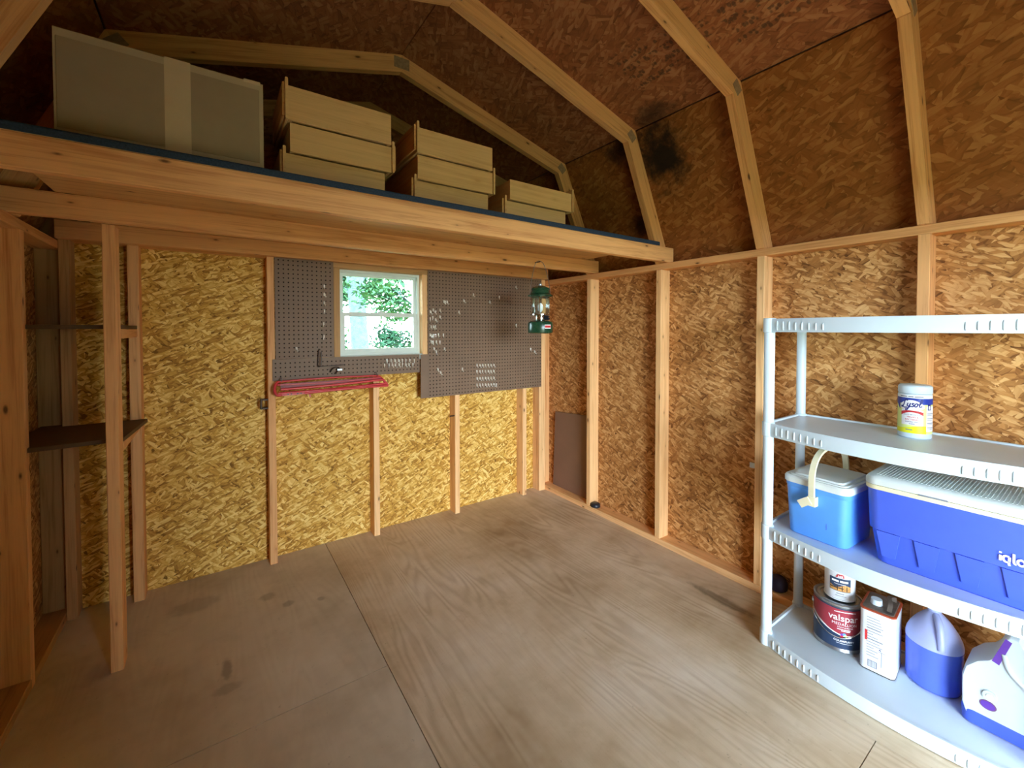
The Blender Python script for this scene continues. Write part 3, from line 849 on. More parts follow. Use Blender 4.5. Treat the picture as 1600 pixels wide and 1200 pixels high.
for i, (x, z) in enumerate(((.930, 1.153), (.958, 1.152), (.982, 1.151), (1.008, 1.150), (1.035, 1.149), (1.060, 1.148), (1.088, 1.147), (1.120, 1.147),
               (.913, 1.124), (.944, 1.123), (.965, 1.122), (.985, 1.121), (1.010, 1.122), (1.035, 1.122), (1.058, 1.120), (1.081, 1.119), (1.110, 1.117))):
    hook(x, z, ORD[i if i < 8 else i-8] + ' small hook from the wire holder, ' + ('upper' if i < 8 else 'lower') + ' row under the window', 'hooks on the strip', PY-.0005)

# wire tool holder under the window
br = thing('wire_holder', 'dark bent wire tool holder on the pegboard strip by the window', 'holder', (.52, PY, 1.14))
rel(build('long_hook', *tube(smooth_path([(.520, PY-.002, 1.237), (.510, PY-.012, 1.235), (.504, PY-.014, 1.15), (.510, PY-.03, 1.138), (.520, PY-.034, 1.15), (.522, PY-.03, 1.225)], 5), .0028, 6), 'dark_metal', smooth=50), br)
rel(build('arm', *tube(smooth_path([(.505, PY-.012, 1.136), (.57, PY-.02, 1.139), (.655, PY-.03, 1.142)], 4), .0026, 6), 'dark_metal', smooth=50), br)
rel(build('claw', *tube(smooth_path([(.575, PY-.01, 1.100), (.585, PY-.03, 1.122), (.605, PY-.035, 1.130), (.622, PY-.03, 1.122), (.612, PY-.02, 1.10), (.60, PY-.012, 1.088)], 5), .0042, 7), 'dark_metal', smooth=50), br)
rel(build('tip', *boxm((.612, .640), (PY-.034, PY-.026), (1.108, 1.118)), 'steel'), br)

# red folded rack
rr = thing('folding_rack', 'red metal folding rack of long thin rails hung below the pegboard strip', 'rack', (.58, 2.75, 1.02))
def rail(p0, p1, r, nm, bow=0.0, m='red_paint'):
    a, b = Vector(p0), Vector(p1); n = 10
    pts = []
    for i in range(n+1):
        t = i/n; q = a.lerp(b, t); q.z += bow*math.sin(PI*t); pts.append(q)
    return rel(build(nm, *tube(pts, r, 8), m, smooth=50), rr)
rail((.292, 2.752, 1.062), (.850, 2.752, 1.062), .0055, 'rail', .006)
rail((.285, 2.742, 1.046), (.872, 2.742, 1.050), .0070, 'rail', -.006)
rail((.300, 2.728, 1.020), (.880, 2.728, 1.038), .0075, 'rail', -.004)
rail((.287, 2.722, .999), (.905, 2.722, 1.012), .0080, 'rail', -.004)
rail((.420, 2.715, .990), (.912, 2.715, .998), .0070, 'rail', .004)
rel(build('end_bracket', *tube(smooth_path([(.292, 2.752, 1.064), (.274, 2.742, 1.045), (.270, 2.73, 1.012), (.282, 2.722, .990), (.305, 2.72, .992)], 5), .008, 8), 'red_paint', smooth=50), rr)
rel(build('end_bracket', *tube(smooth_path([(.850, 2.752, 1.064), (.872, 2.742, 1.050), (.890, 2.73, 1.03), (.912, 2.718, 1.000)], 5), .008, 8), 'red_paint', smooth=50), rr)
v, f = prism([(.300, 1.024), (.868, 1.040), (.868, 1.054), (.300, 1.052)], 1, 2.736, 2.740, .001)
rel(build('inner_channel', v, f, 'red_dark'), rr)
v, f = boxm((.300, .445), (2.716, 2.721), (.985, 1.002)); rel(build('slotted_plate', v, f, 'red_paint'), rr)
for x in (.335, .352, .385, .402): rel(build('hole_shade_disc', [(x+.0045*math.cos(a*PI/5), 2.7154, .994+.0055*math.sin(a*PI/5)) for a in range(10)], [tuple(range(10))], 'black_plastic'), rr)  # flat black discs stand in for the shade in the plate's holes
rel(build('leg_tip', *tube([(.445, 2.718, .99), (.452, 2.716, .965)], .004, 6), 'red_paint'), rr)
for x in (.305, .850):
    rel(build('hanging_hook', *tube(smooth_path([(x, PY, 1.080), (x, PY-.02, 1.082), (x, 2.745, 1.078), (x, 2.738, 1.066), (x, 2.735, 1.075)], 4), .003, 6), 'steel', smooth=50), rr)

# ---- green lantern on a joist nail
lx, ly = 1.725, 2.160
ln = thing('camp_lantern', 'green camping lantern with glass globe hanging from the loft joist', 'lantern', (lx, ly, 1.335))
def L(name, prof, mat, seg=28, parent=None, sm=40):
    v, f = lathe(prof, seg); return build(name, v, f, mat, parent or ln, smooth=sm)
L('fuel_tank', [(.070, 0), (.078, .004), (.081, .012), (.081, .062), (.076, .072), (.050, .082), (.026, .086)], 'green_paint')
L('collar', [(.032, .082), (.034, .086), (.034, .112), (.030, .118)], 'chrome')
L('burner_plate', [(.055, .116), (.060, .118), (.060, .124), (.048, .127)], 'chrome')
L('globe', [(.050, .127), (.054, .132), (.054, .222), (.050, .228)], 'glass')
L('mantle', [(.004, .135), (.016, .15), (.018, .175), (.008, .195)], 'ink_white', 14)
L('hood', [(.052, .228), (.080, .238), (.082, .244), (.060, .258), (.056, .276), (.060, .280), (.058, .290), (.030, .304), (.012, .308)], 'green_paint')
L('hood_nut', [(.010, .306), (.011, .318), (.005, .324)], 'steel', 12)
for k in range(4):
    a = PI/4 + k*PI/2
    build('globe_rod', *tube([(.057*math.cos(a), .057*math.sin(a), .124), (.057*math.cos(a), .057*math.sin(a), .236)], .0028, 6), 'chrome', ln)
# control knob, pump and a worn sticker face the room
build('knob', *tube([(.015, -.030, .100), (.025, -.056, .100)], [.015, .014], 12), 'black_plastic', ln)
build('knob_cap', *tube([(.026, -.058, .100), (.028, -.062, .100)], [.008, .007], 10), 'chrome', ln)
build('pump', *tube([(.060, .02, .072), (.084, .022, .088)], [.009, .007], 10), 'steel', ln)
fn = on_can((0, 0), .0816, -2.25)
decal('sticker', patch(.030, .056, .028, .078, 10), fn, 'ink_white', ln)
fn = on_can((0, 0), .0820, -2.25)
decal('sticker_stripe', patch(.036, .050, .030, .076, 10), fn, 'ink_red', ln)
bail = smooth_path([(-.084, 0, .236), (-.078, .0, .30), (-.058, .006, .38), (-.03, .01, .45), (.0, .012, .468), (.035, .01, .45), (.062, .006, .38), (.078, 0, .30), (.084, 0, .236)], 5)
build('bail_wire', *tube(bail, .0022, 6), 'steel', ln)
rel(build('nail', *tube([(lx, 2.2145, 1.335+.4622), (lx, ly+.004, 1.335+.4622)], .003, 8), 'dark_metal'), lf)

# ---- scraps along the right wall
o = sheet('hardboard_offcut', [(2.312, .040), (2.770, .040), (2.742, .665), (2.318, .694)], 0, 2.352, 2.357, 'hardboard', None)
tag(o, 'brown hardboard offcut standing between stud and corner on the sill', 'board')
v, f = lathe([(.034, 0), (.036, .004), (.034, .020), (.026, .027), (.010, .030)], 14)
o = build('plastic_cap', v, f, 'black_plastic', smooth=45); o.location = (2.312, 2.235, .0535); tag(o, 'small black plastic cap on the sill below the leaning hardboard', 'cap')
v, f = lathe([(.030, 0), (.042, .010), (.044, .035), (.034, .062), (.018, .070)], 14)
o = build('rubber_ball', v, f, 'purple_black', smooth=60); o.location = (2.330, .985, .0735); tag(o, 'dark crumpled rubber lump on the sill behind the white shelving', 'lump')
o = box('wall_tab', (2.367, 2.3748), (1.118, 1.150), (.612, .640), 'white_plastic'); tag(o, 'tiny white plastic tab on the strand board near the shelving', 'tab')

# ================================================================== ON THE LOFT
zl = 1.8837
bx = thing('cardboard_box', 'large pale taped cardboard box on the carpeted loft', 'box', (-.105, 1.84, zl))
W2, D2, H2 = .247, .17, .302
box('carton', (-W2, W2), (-D2, D2), (0, H2), 'cardboard', bx, .004)
for (a, b) in ((-W2+.006, -.006), (.048, W2-.012)):
    box('flap', (a, b), (-D2-.003, -D2+.001), (.030 if a < 0 else .036, H2-.026), 'cardboard_print', bx, .001)
v, f = patch(0.001, H2-.001, -.012, .052, 6)
decal('tape_strip', v and (v, f), on_plane((0, -D2-.0034, 0), (1, 0, 0), (0, 0, 1)), 'tape', bx)
box('top_seam', (-W2, W2), (-D2+.02, -D2+.024), (H2, H2+.002), 'cardboard_print', bx, .0005)
box('torn_edge', (W2-.055, W2-.008), (-D2-.0015, -D2+.02), (H2-.010, H2+.0025), 'tape', bx, .001)

def drawer(loc, length, h, depth, front_left, label, rz=0.0):
    """wooden drawer seen side-on; the tall false front is on one end"""
    t = thing('wooden_drawer', label, 'drawer', loc, rz, 'wooden drawers stacked on the loft')
    l2 = length/2
    box('side_panel', (-l2, l2), (0, .012), (0, h), 'maple', t, .001)
    box('side_panel', (-l2, l2), (depth-.012, depth), (0, h), 'maple', t, .001)
    s = -1 if front_left else 1
    box('end_panel', tuple(sorted((-s*l2, -s*(l2-.012)))), (.0125, depth-.0125), (0, h-.004), 'maple', t, .001)
    box('inner_front', tuple(sorted((s*l2, s*(l2-.012)))), (.0125, depth-.0125), (0, h-.004), 'maple', t, .001)
    box('bottom_panel', (-l2+.0125, l2-.0125), (.0125, depth-.0125), (.008, .014), 'maple', t, .001)
    ff = box('drawer_front', tuple(sorted((s*(l2+.0005), s*(l2+.010)))), (-.008, depth+.008), (-.002 if h > 0 else 0, h+.022), 'maple', t, .002)
    kid(box('raised_panel', tuple(sorted((s*(l2+.0102), s*(l2+.018)))), (.004, depth-.004), (.010, h+.010), 'maple_edge', None, .002), ff).parent = ff
    ff.children[0].location = Vector((s*(l2+.0141), depth/2, (h+.020)/2)) - Vector(ff.location)
    kid(build('runner_clip', *boxm((-s*(l2+.0002)-.003, -s*(l2+.0002)+.003), (.002, .012), (.012, .024)), 'hook_white'), t) if False else None
    return t
yA = 1.668
# heap beside the box: three drawers, fronts turned left, right, left
drawer((.388, yA+.034, zl+.003), .352, .098, .30, True, 'bottom drawer of the stack nearest the cardboard box')
drawer((.405, yA+.016, zl+.1035), .362, .100, .30, False, 'middle drawer of the stack nearest the cardboard box')
drawer((.398, yA-.002, zl+.206), .362, .116, .30, True, 'top drawer of the stack nearest the cardboard box')
drawer((.872, yA+.034, zl+.003), .352, .098, .42, True, 'bottom drawer of the middle stack on the loft')
drawer((.880, yA+.018, zl+.1035), .366, .098, .42, False, 'middle drawer of the middle stack on the loft')
drawer((.873, yA+.000, zl+.204), .356, .102, .42, True, 'top drawer of the middle stack on the loft')
drawer((1.335, yA+.030, zl+.003), .378, .090, .36, True, 'bottom drawer of the small stack of two by the roof slope')
drawer((1.352, yA+.010, zl+.0955), .392, .094, .36, False, 'top drawer of the small stack of two by the roof slope')

# ================================================================== WHITE PLASTIC SHELVING
TZ = [.055, .520, .962, 1.405]
SK = .056
FX, BX, Y0, Y1 = 1.945, 2.262, .062, .868            # post centres
su = thing('shelving_unit', 'white plastic four-tier shelving unit with bowed ribbed edges', 'shelving', (FX, Y1, 0))
def front_x(y):
    t = (Y1-y)/(Y1-Y0)
    return FX-.012 - .066*max(0.0, math.sin(PI*min(1, max(0, t))))**0.85
def tier_outline(inset=0.0):
    p = []
    n = 26
    for i in range(n+1):
        y = Y1+.012-inset - (Y1-Y0+.024-2*inset)*i/n
        p.append((front_x(y)+inset, y))
    p += [(BX+.016-inset, Y0-.012+inset), (BX+.016-inset, Y1+.012-inset)]
    return p
rib_me = None
for zi, zt in enumerate(TZ):
    o0 = tier_outline(); o1 = tier_outline(.010); n = len(o0)
    z0 = zt - SK if zi else .004
    v = [(x, y, z0) for x, y in o0] + [(x, y, zt-.003) for x, y in o0] + [(x+.0015, y, zt) for x, y in o0] + [(x, y, zt) for x, y in o1] + [(x+.002, y, zt-.006) for x, y in tier_outline(.014)]
    f = []
    for r in range(4):
        for k in range(n): f.append((r*n+k, (r+1)*n+k, (r+1)*n+(k+1) % n, r*n+(k+1) % n))
    f += [tuple(range(n)), tuple(range(4*n, 5*n))[::-1]]
    sh = rel(build('shelf', v, f, 'white_plastic', smooth=35), su)
    # moulded ribs on the front edge, taller towards the posts
    for grp in (0, 1):
        for k in range(8):
            y = (Y1-.040-k*.0252) if grp == 0 else (Y0+.040+k*.0252)
            if rib_me is None:
                rv, rf = [], []
                for (zz, w, d) in ((0, .0030, .0010), (.004, .0046, .0034), (.028, .0046, .0034), (.036, .0036, .0024), (.040, .0010, .0006)):
                    rv += [(0.002, -w, zz), (-d*.6, -w*.75, zz), (-d, 0, zz), (-d*.6, w*.75, zz), (.002, w, zz)]
                for r in range(4):
                    for q in range(4): rf.append((r*5+q, r*5+q+1, (r+1)*5+q+1, (r+1)*5+q))
                ob = build('rib', rv, rf, 'white_plastic', center=False, smooth=60); rib_me = ob.data
            else:
                ob = bpy.data.objects.new('rib', rib_me); C.objects.link(ob)
            e = .004
            sl = (front_x(y+e)-front_x(y-e))/(2*e)
            ob.parent = sh
            ob.location = Vector((front_x(y), y, (z0+.008 if zi else .008))) - Vector((FX, Y1, 0)) - sh.location
            ob.rotation_euler = (0, 0, -math.atan(sl))
            ob.scale = (1, 1.0-.06*k, .98-.045*k if zi else .86-.03*k)
for ix, px in enumerate((FX, BX)):
    for iy, py in enumerate((Y1, Y0)):
        r = .0205 if ix == 0 else .019
        prof = [(r*.96, .0)] + [(r, .01), (r, TZ[3]-.008), (r*.9, TZ[3]-.002)]
        v, f = lathe(prof, 20, (px, py))
        po = rel(build('post', v, f, 'white_plastic', smooth=50), su)
        for zi, zt in enumerate(TZ):
            z0, z1 = (zt-SK-.002, zt+.003) if zi else (0.0, zt+.006)
            v, f = lathe([(r+.001, z0), (r+.0035, z0+.002), (r+.0035, z1-.002), (r+.0012, z1)], 20, (px, py))
            c = build('collar', v, f, 'white_plastic', smooth=40); c.parent = po
            c.location = c.location - Vector((FX, Y1, 0)) - po.location

# ---- canister of wipes, second tier from the top
zc = TZ[2] - .0058
cw = thing('wipes_canister', 'white and yellow canister of disinfecting wipes on the shelf', 'canister', (2.155, .447, zc))
Hc, Rc = .197, .0475
def L2(t, name, prof, mat, seg=40, sm=35):
    v, f = lathe(prof, seg); return build(name, v, f, mat, t, smooth=sm)
L2(cw, 'tub', [(Rc-.004, 0), (Rc, .004), (Rc, Hc-.034), (Rc-.002, Hc-.032)], 'white_plastic')
L2(cw, 'lid', [(Rc-.001, Hc-.031), (Rc+.0008, Hc-.028), (Rc+.0004, Hc-.006), (Rc-.004, Hc-.001), (Rc-.008, Hc)], 'white_plastic')
PH = math.atan2(-.447, -2.155)                      # side that faces the room
f1 = on_can((0, 0), Rc+.0005, PH-.20); f2 = on_can((0, 0), Rc+.0009, PH-.20); f3 = on_can((0, 0), Rc+.0013, PH-.20); f4 = on_can((0, 0), Rc+.0017, PH-.20)
decal('label_wrap', patch(.020, .150, -.125, .125, 60), f1, 'pale_yellow', cw)
decal('label_top', patch(.128, .150, -.125, .125, 60), f2, 'navy_label', cw)
decal('label_side', patch(lambda u: .105+.020*math.sin(min(1, max(0, (-u-.038)/.02))*PI/2), .150, -.070, -.037, 12), f2, 'navy_label', cw)
decal('label_foot', patch(lambda u: .020, lambda u: .043+.006*math.sin(u*40), -.062, .044, 24), f2, 'yellow_label', cw)
decal('label_stripe', patch(.151, .160, -.062, .075, 30), f2, 'ink_white', cw)
for u0, u1 in ((-.036, -.012), (-.009, .006), (.009, .034)): decal('label_print', patch(.1535, .1572, u0, u1, 6), f3, 'ink_grey', cw)
decal('label_arch', patch(lambda u: .090+.02*abs(u)/.03, lambda u: .143-26*u*u*.55, -.034, .038, 24), f3, 'ink_white', cw)
decal('label_body', patch(lambda u: .050, lambda u: .106+.0*u, -.030, .034, 24), f3, 'ink_white', cw)
lys = [[(.36, .84), (.32, 1.0), (.20, 1.0), (.15, .78), (.12, .42), (.02, .16), (-.08, .18), (-.02, .28), (.14, .16), (.30, .10), (.42, .20)],
       [(.46, .62), (.44, .36), (.52, .26), (.62, .34), (.68, .62)], [(.68, .62), (.62, .24), (.52, -.10), (.40, -.16), (.40, -.02), (.60, .14), (.76, .30)],
       [(.98, .56), (.88, .62), (.82, .52), (.94, .42), (.96, .30), (.86, .24), (.76, .30)],
       [(1.16, .62), (1.06, .52), (1.06, .32), (1.16, .24), (1.26, .36), (1.26, .54), (1.16, .62), (1.22, .56), (1.36, .52)],
       [(1.38, .40), (1.52, .66), (1.58, .94), (1.52, 1.04), (1.45, .92), (1.42, .54), (1.46, .28), (1.56, .26), (1.64, .36)]]
decal('brand_lettering', shift2(ribbon([[(x+.18*y, y) for x, y in p] for p in lys], .10), -.029, .110, .0345), f4, 'ink_navy', cw)
decal('swoosh', patch(lambda u: .098-10*(u-.003)**2*1.2, lambda u: .1045-10*(u-.003)**2*.55, -.031, .034, 20), f4, 'ink_red', cw)
decal('label_print', shift2(text2('KILLS 99.9% OF', .0072, .01), .002, .086), f4, 'ink_grey', cw)
decal('label_print', shift2(text2('VIRUSES &', .0072, .01), .004, .0775), f4, 'ink_red', cw)
decal('label_print', shift2(text2('BACTERIA*', .0080, .01), .002, .068), f4, 'ink_red', cw)
decal('label_print', shift2(text2('DISINFECTING', .0060, .01), .002, .060), f4, 'ink_navy', cw)
decal('label_print', shift2(text2('WIPES', .0060, .01), .002, .0525), f4, 'ink_navy', cw)
decal('label_panel', patch(.030, .122, .044, .080, 14), f3, 'ink_white', cw)
decal('label_badge', patch(.108, .130, .048, .060, 8), f4, 'ink_navy', cw)
decal('label_badge_mark', patch(.111, .124, .051, .057, 6), on_can((0, 0), Rc+.0021, PH-.20), 'ink_white', cw)
for k in range(4):
    decal('label_print', patch(.094-.017*k, .0965-.017*k, .047, .074, 6), f4, 'ink_grey', cw)
    decal('label_print', patch(.089-.017*k, .0905-.017*k, .047, .068, 6), f4, 'ink_grey', cw)
decal('label_print', patch(.031, .0345, -.016, .004, 6), f4, 'ink_grey', cw)

# ---- small cooler
zs = TZ[1] - .0058
sc_ = thing('small_cooler', 'small light blue cooler with white lid and cream swing handle', 'cooler', (2.080, .688, zs), math.radians(-4))
D, Wd = .270, .226                                     # depth along x, width along y
v, f = loft([(0, D-.05, Wd-.034, .026), (.006, D-.034, Wd-.018, .030), (.10, D-.022, Wd-.010, .030), (.192, D-.012, Wd-.002, .030), (.196, D-.012, Wd-.002, .030), (.200, D-.006, Wd+.002, .031), (.214, D-.004, Wd+.004, .031)])
build('body', v, f, 'light_blue', sc_, smooth=35)
v, f = loft([(.2145, D, Wd+.006, .032), (.217, D+.006, Wd+.012, .034), (.236, D+.006, Wd+.012, .034), (.243, D-.004, Wd+.002, .030)])
ld = build('lid', v, f, 'lid_white', sc_, smooth=35)
kid(build('raised_panel', *loft([(.2435, D-.040, Wd-.040, .020), (.253, D-.052, Wd-.052, .018)]), 'lid_white', smooth=35), ld)
kid(build('lid_step', *loft([(.2432, D-.018, Wd-.018, .026), (.247, D-.022, Wd-.022, .026)]), 'lid_white', smooth=35), ld)
hx = -D/2-.006
def strap(path, w, t, side=(0, 1, 0)):
    """flat bar swept along a path in the x-z plane"""
    P = smooth_path(path, 5); v, f = [], []
    s = Vector(side)*w/2
    for i, p in enumerate(P):
        tg = (P[min(i+1, len(P)-1)] - P[max(i-1, 0)]).normalized()
        nn = tg.cross(Vector(side)).normalized()*t/2
        v += [tuple(p-s-nn), tuple(p+s-nn), tuple(p+s+nn), tuple(p-s+nn)]
    for i in range(len(P)-1):
        for k in range(4): f.append((i*4+k, i*4+(k+1) % 4, i*4+4+(k+1) % 4, i*4+4+k))
    n = len(P)*4
    f += [(3, 2, 1, 0), (n-4, n-3, n-2, n-1)]
    return v, f
v, f = strap([(hx-.006, .0, .150), (hx-.008, 0, .20), (hx-.006, 0, .270), (hx+.020, -.0, .322), (hx+.07, 0, .352), (0, 0, .360), (-hx-.07, 0, .352), (-hx-.02, 0, .322), (-hx+.006, 0, .26), (-hx+.006, 0, .16)], .020, .010)
hd = build('handle', v, f, 'cream_plastic', sc_, smooth=40)
kid(build('pivot_tab', *strap([(hx-.012, .004, .168), (hx-.012, .022, .156), (hx-.012, .040, .142)], .012, .030, (1, 0, 0)), 'cream_plastic', smooth=40), hd)
kid(build('pivot_block', *boxm((hx-.014, hx+.012), (-.014, .014), (.146, .182)), 'cream_plastic'), hd)
build('mould_seam', *boxm((-D/2+.012, -D/2+.016), (-.042, -.040), (.06, .17)), 'royal_blue', sc_)

# ---- big cooler
bc = thing('large_cooler', 'large royal blue cooler with white lid on the shelf', 'cooler', (2.080, .309, zs))
bw, bd = .446, .278                                    # along y, along x
v, f = loft([(0, bd-.078, bw-.060, .030), (.006, bd-.066, bw-.046, .034), (.120, bd-.040, bw-.016, .036), (.124, bd-.024, bw-.006, .036), (.262, bd-.010, bw+.004, .036), (.270, bd-.008, bw+.006, .036)])
bb = build('body', v, f, 'royal_blue', bc, smooth=32)
def front_plane(z): return -(bd-.066+ .026*min(1, z/.12))/2
# trapezoid buttresses pressed into the lower front
for k in range(4):
    yc = .161 - k*.100
    za, zb = .030, .1205
    xa, xb = -(bd-.060)/2-.006, -(bd-.040)/2-.006
    y_ = [yc+.018, yc-.018, yc-.032, yc+.032]          # narrow at the foot, wide at the top
    q = [(xa, y_[0], za), (xa, y_[1], za), (xb, y_[2], zb), (xb, y_[3], zb)]
    bk = [(x+.024, y, z) for x, y, z in q]
    v = q + bk
    kid(build('buttress', v, [(0, 3, 2, 1), (4, 5, 6, 7), (0, 1, 5, 4), (1, 2, 6, 5), (2, 3, 7, 6), (3, 0, 4, 7)], 'royal_blue', smooth=20), bb)
v, f = loft([(.2705, bd-.006, bw+.008, .036), (.272, bd, bw+.014, .038), (.286, bd, bw+.014, .038), (.2865, bd-.004, bw+.010, .037)])
build('rim', v, f, 'cream_plastic', bc, smooth=35)
v, f = loft([(.2875, bd-.002, bw+.012, .038), (.289, bd+.002, bw+.016, .038), (.305, bd+.002, bw+.016, .038), (.314, bd-.010, bw+.004, .034), (.320, bd-.040, bw-.026, .028)])
lb = build('lid', v, f, 'lid_white', bc, smooth=35)
for k in range(44):
    yy = -bw/2+.026 + k*(bw-.052)/43
    kid(build('lid_groove', *boxm((-bd/2+.028, bd/2-.028), (yy-.0014, yy+.0014), (.3202, .3210)), 'lid_white'), lb)
kid(build('lift_notch', *boxm((-bd/2-.003, -bd/2+.004), (.010, .080), (.286, .2905)), 'ink_grey'), lb)
# moulded white lettering on the front
ig = [('i', [[(.10, .10), (.10, .60)], [(.10, .78), (.10, .92)]]), ('g', [[(.62, .60), (.42, .64), (.28, .50), (.28, .26), (.42, .10), (.62, .16), (.64, .60)], [(.63, .40), (.62, .0), (.66, -.18)]]),
      ('l', [[(.90, 1.0), (.90, .30), (.96, .12), (1.06, .10)]]), ('o', [[(1.34, .62), (1.16, .52), (1.14, .26), (1.30, .10), (1.50, .20), (1.54, .46), (1.36, .62), (1.30, .61)]]),
      ('o', [[(1.90, .62), (1.72, .52), (1.70, .26), (1.86, .10), (2.06, .20), (2.10, .46), (1.92, .62), (1.86, .61)]])]
pl = on_plane((-(bd-.020)/2-.0034, -.101, .142), (0, -1, 0), (-.03, 0, 1))
for nm, st in ig:
    kid(decal('letter', shift2(ribbon(st, .17), 0, 0, .0335), pl, 'ink_white', None), bb)

# ---- bottom tier
zb_ = TZ[0] - .0058
pc = thing('paint_can', 'dented gallon paint can with dark red and slate label', 'paint can', (2.140, .672, zb_))
R = .083
L2(pc, 'can', [(R-.002, 0), (R+.001, .002), (R+.001, .006), (R-.001, .009), (R-.001, .182), (R+.0015, .185), (R+.0015, .191), (R-.003, .192), (R-.006, .186)], 'steel')
L2(pc, 'lid', [(R-.008, .1865), (R-.012, .1905), (R-.020, .1905), (R-.024, .1845), (.004, .1845), (.0001, .1845)], 'steel')
PH = math.atan2(-.672, -2.140)
f1 = on_can((0, 0), R+.0002, PH+.10); f2 = on_can((0, 0), R+.0006, PH+.10); f3 = on_can((0, 0), R+.0011, PH+.10)
edge = lambda u: .072 + .30*abs(u-.018)**1.35*2.3
decal('label_wrap', patch(.016, .180, -.16, .16, 60), f1, 'paint_slate', pc)
decal('label_red', patch(lambda u: min(edge(u), .172), .176, -.13, .125, 60), f2, 'paint_red', pc)
decal('label_curve', patch(lambda u: min(edge(u), .172)-.004, lambda u: min(edge(u), .174)+.0005, -.13, .125, 60), f3, 'ink_white', pc)
decal('label_curve', patch(lambda u: .075+.8*max(0, -u-.02)*.6, lambda u: .0785+.8*max(0, -u-.02)*.6, -.13, -.02, 30), f3, 'ink_white', pc)
decal('label_line', patch(lambda u: .166-1.2*(u-.03)**2, lambda u: .169-1.2*(u-.03)**2, -.02, .055, 16), f3, 'ink_white', pc)
decal('brand_lettering', shift2(text2('valspar', .037, .010), .012, .130), f3, 'ink_white', pc)
decal('label_print', shift2(text2('MEDALLION', .0150, .0, space=1.08), .016, .112), f3, 'ink_white', pc)
decal('label_print', shift2(text2('PAINT & PRIMER', .0075), .018, .102), f3, 'ink_white', pc)
for k, (u0, u1) in enumerate(((-.010, .036), (.004, .034))): decal('label_print', patch(.0945-k*.0055, .0975-k*.0055, u0, u1, 8), f3, 'ink_white', pc)
decal('label_print', shift2(text2('COLORPURITY', .0105, .02), .014, .045), f3, 'ink_white', pc)
decal('label_line', patch(.038, .0395, -.012, .042, 10), f3, 'ink_white', pc)
f4 = on_can((0, 0), R+.0016, PH+.10)
for k, m in enumerate(('pale_yellow', 'light_blue', 'purple_label', 'ink_red', 'leaf_pale')):
    a = 2*PI*k/5
    decal('colour_petal', disc2(.012+.007*math.cos(a), .071+.007*math.sin(a), .0055, .0055, 12), f4, m, pc)
build('wire_handle', *tube(smooth_path([(R*math.cos(PH-1.45), R*math.sin(PH-1.45), .150)] + [((R+.006)*math.cos(PH-1.45+k*.29), (R+.006)*math.sin(PH-1.45+k*.29), .150-.088*math.sin(PI*k/10)**.8) for k in range(1, 10)] + [(R*math.cos(PH+1.45), R*math.sin(PH+1.45), .150)], 3), .0018, 6), 'chrome', pc)
for s in (-1, 1):
    a = PH+s*1.45
    build('handle_ear', *tube([(R*math.cos(a), R*math.sin(a), .150), ((R+.006)*math.cos(a), (R+.006)*math.sin(a), .150)], .009, 12), 'steel', pc)

qc = thing('stain_can', 'small white quart can standing on the gallon paint can', 'paint can', (2.145, .668, zb_+.1925))
r = .053
L2(qc, 'can', [(r-.002, 0), (r+.001, .0015), (r+.001, .005), (r-.001, .007), (r-.001, .116), (r+.001, .118), (r+.001, .122), (r-.004, .123), (r-.008, .118), (.001, .118)], 'tin_white')
PH2 = math.atan2(-.668, -2.145)
f1 = on_can((0, 0), r+.0004, PH2+.05); f2 = on_can((0, 0), r+.0009, PH2+.05); f3 = on_can((0, 0), r+.0013, PH2+.05)
decal('label_panel', patch(.040, .094, -.038, .036, 20), f1, 'paint_slate', qc)
decal('label_photo', patch(.042, lambda u: .062+.006*math.sin(u*90), -.036, .035, 24), f2, 'orange_deck', qc)
decal('label_photo_rail', patch(.052, .056, -.036, .010, 12), f3, 'dark_metal', qc)
for u in (-.012, .004, .020): decal('label_photo_post', patch(.044, .064, u, u+.003, 3), f3, 'dark_metal', qc)
for u0, u1 in ((-.030, -.006), (-.002, .026)): decal('label_print', patch(.078, .0855, u0, u1, 8), f2, 'ink_white', qc)
decal('label_print', patch(.069, .0705, -.022, .018, 8), f2, 'ink_white', qc)
decal('label_print', patch(.030, .0325, -.014, .012, 8), f2, 'ink_grey', qc)
decal('label_print', patch(.021, .0228, -.018, .020, 8), f2, 'ink_grey', qc)
decal('label_emblem', ([(-.017, .097), (.013, .097), (.010, .110), (-.010, .110)], [(0, 1, 2, 3)]), f2, 'ink_red', qc)
decal('emblem_lettering', shift2(text2('ACE', .0095, .04), -.001, .0995), f3, 'ink_white', qc)

# ---- rectangular solvent tin
tn = thing('solvent_tin', 'white rectangular metal tin with worn printed label and rusty rim', 'tin', (2.125, .526, zb_), math.radians(5))
dx, dy, ht = .150, .104, .236
v, f = loft([(0, dx-.002, dy-.002, .016), (.004, dx+.002, dy+.002, .017), (.007, dx, dy, .016), (ht-.006, dx, dy, .016)])
build('tin_body', v, f, 'tin_white', tn, smooth=35)
build('top_rim', *loft([(ht-.0058, dx+.001, dy+.001, .016), (ht-.004, dx+.004, dy+.004, .017), (ht, dx+.004, dy+.004, .017), (ht+.001, dx-.002, dy-.002, .015)]), 'tin_rim', tn, smooth=35)
build('top_panel', *loft([(ht+.0012, dx-.010, dy-.010, .013), (ht+.003, dx-.014, dy-.014, .012)]), 'tin_top', tn, smooth=35)
build('spout', *tube([(-.015, .012, ht+.002), (-.015, .012, ht+.022)], [.019, .017], 16), 'white_plastic', tn, smooth=40)
build('carry_handle', *strap([(.050, -.03, ht+.004), (.046, -.03, ht+.022), (.02, -.02, ht+.028), (-.02, -.03, ht+.024), (-.045, -.03, ht+.004)], .014, .003), 'tin_top', tn, smooth=40)
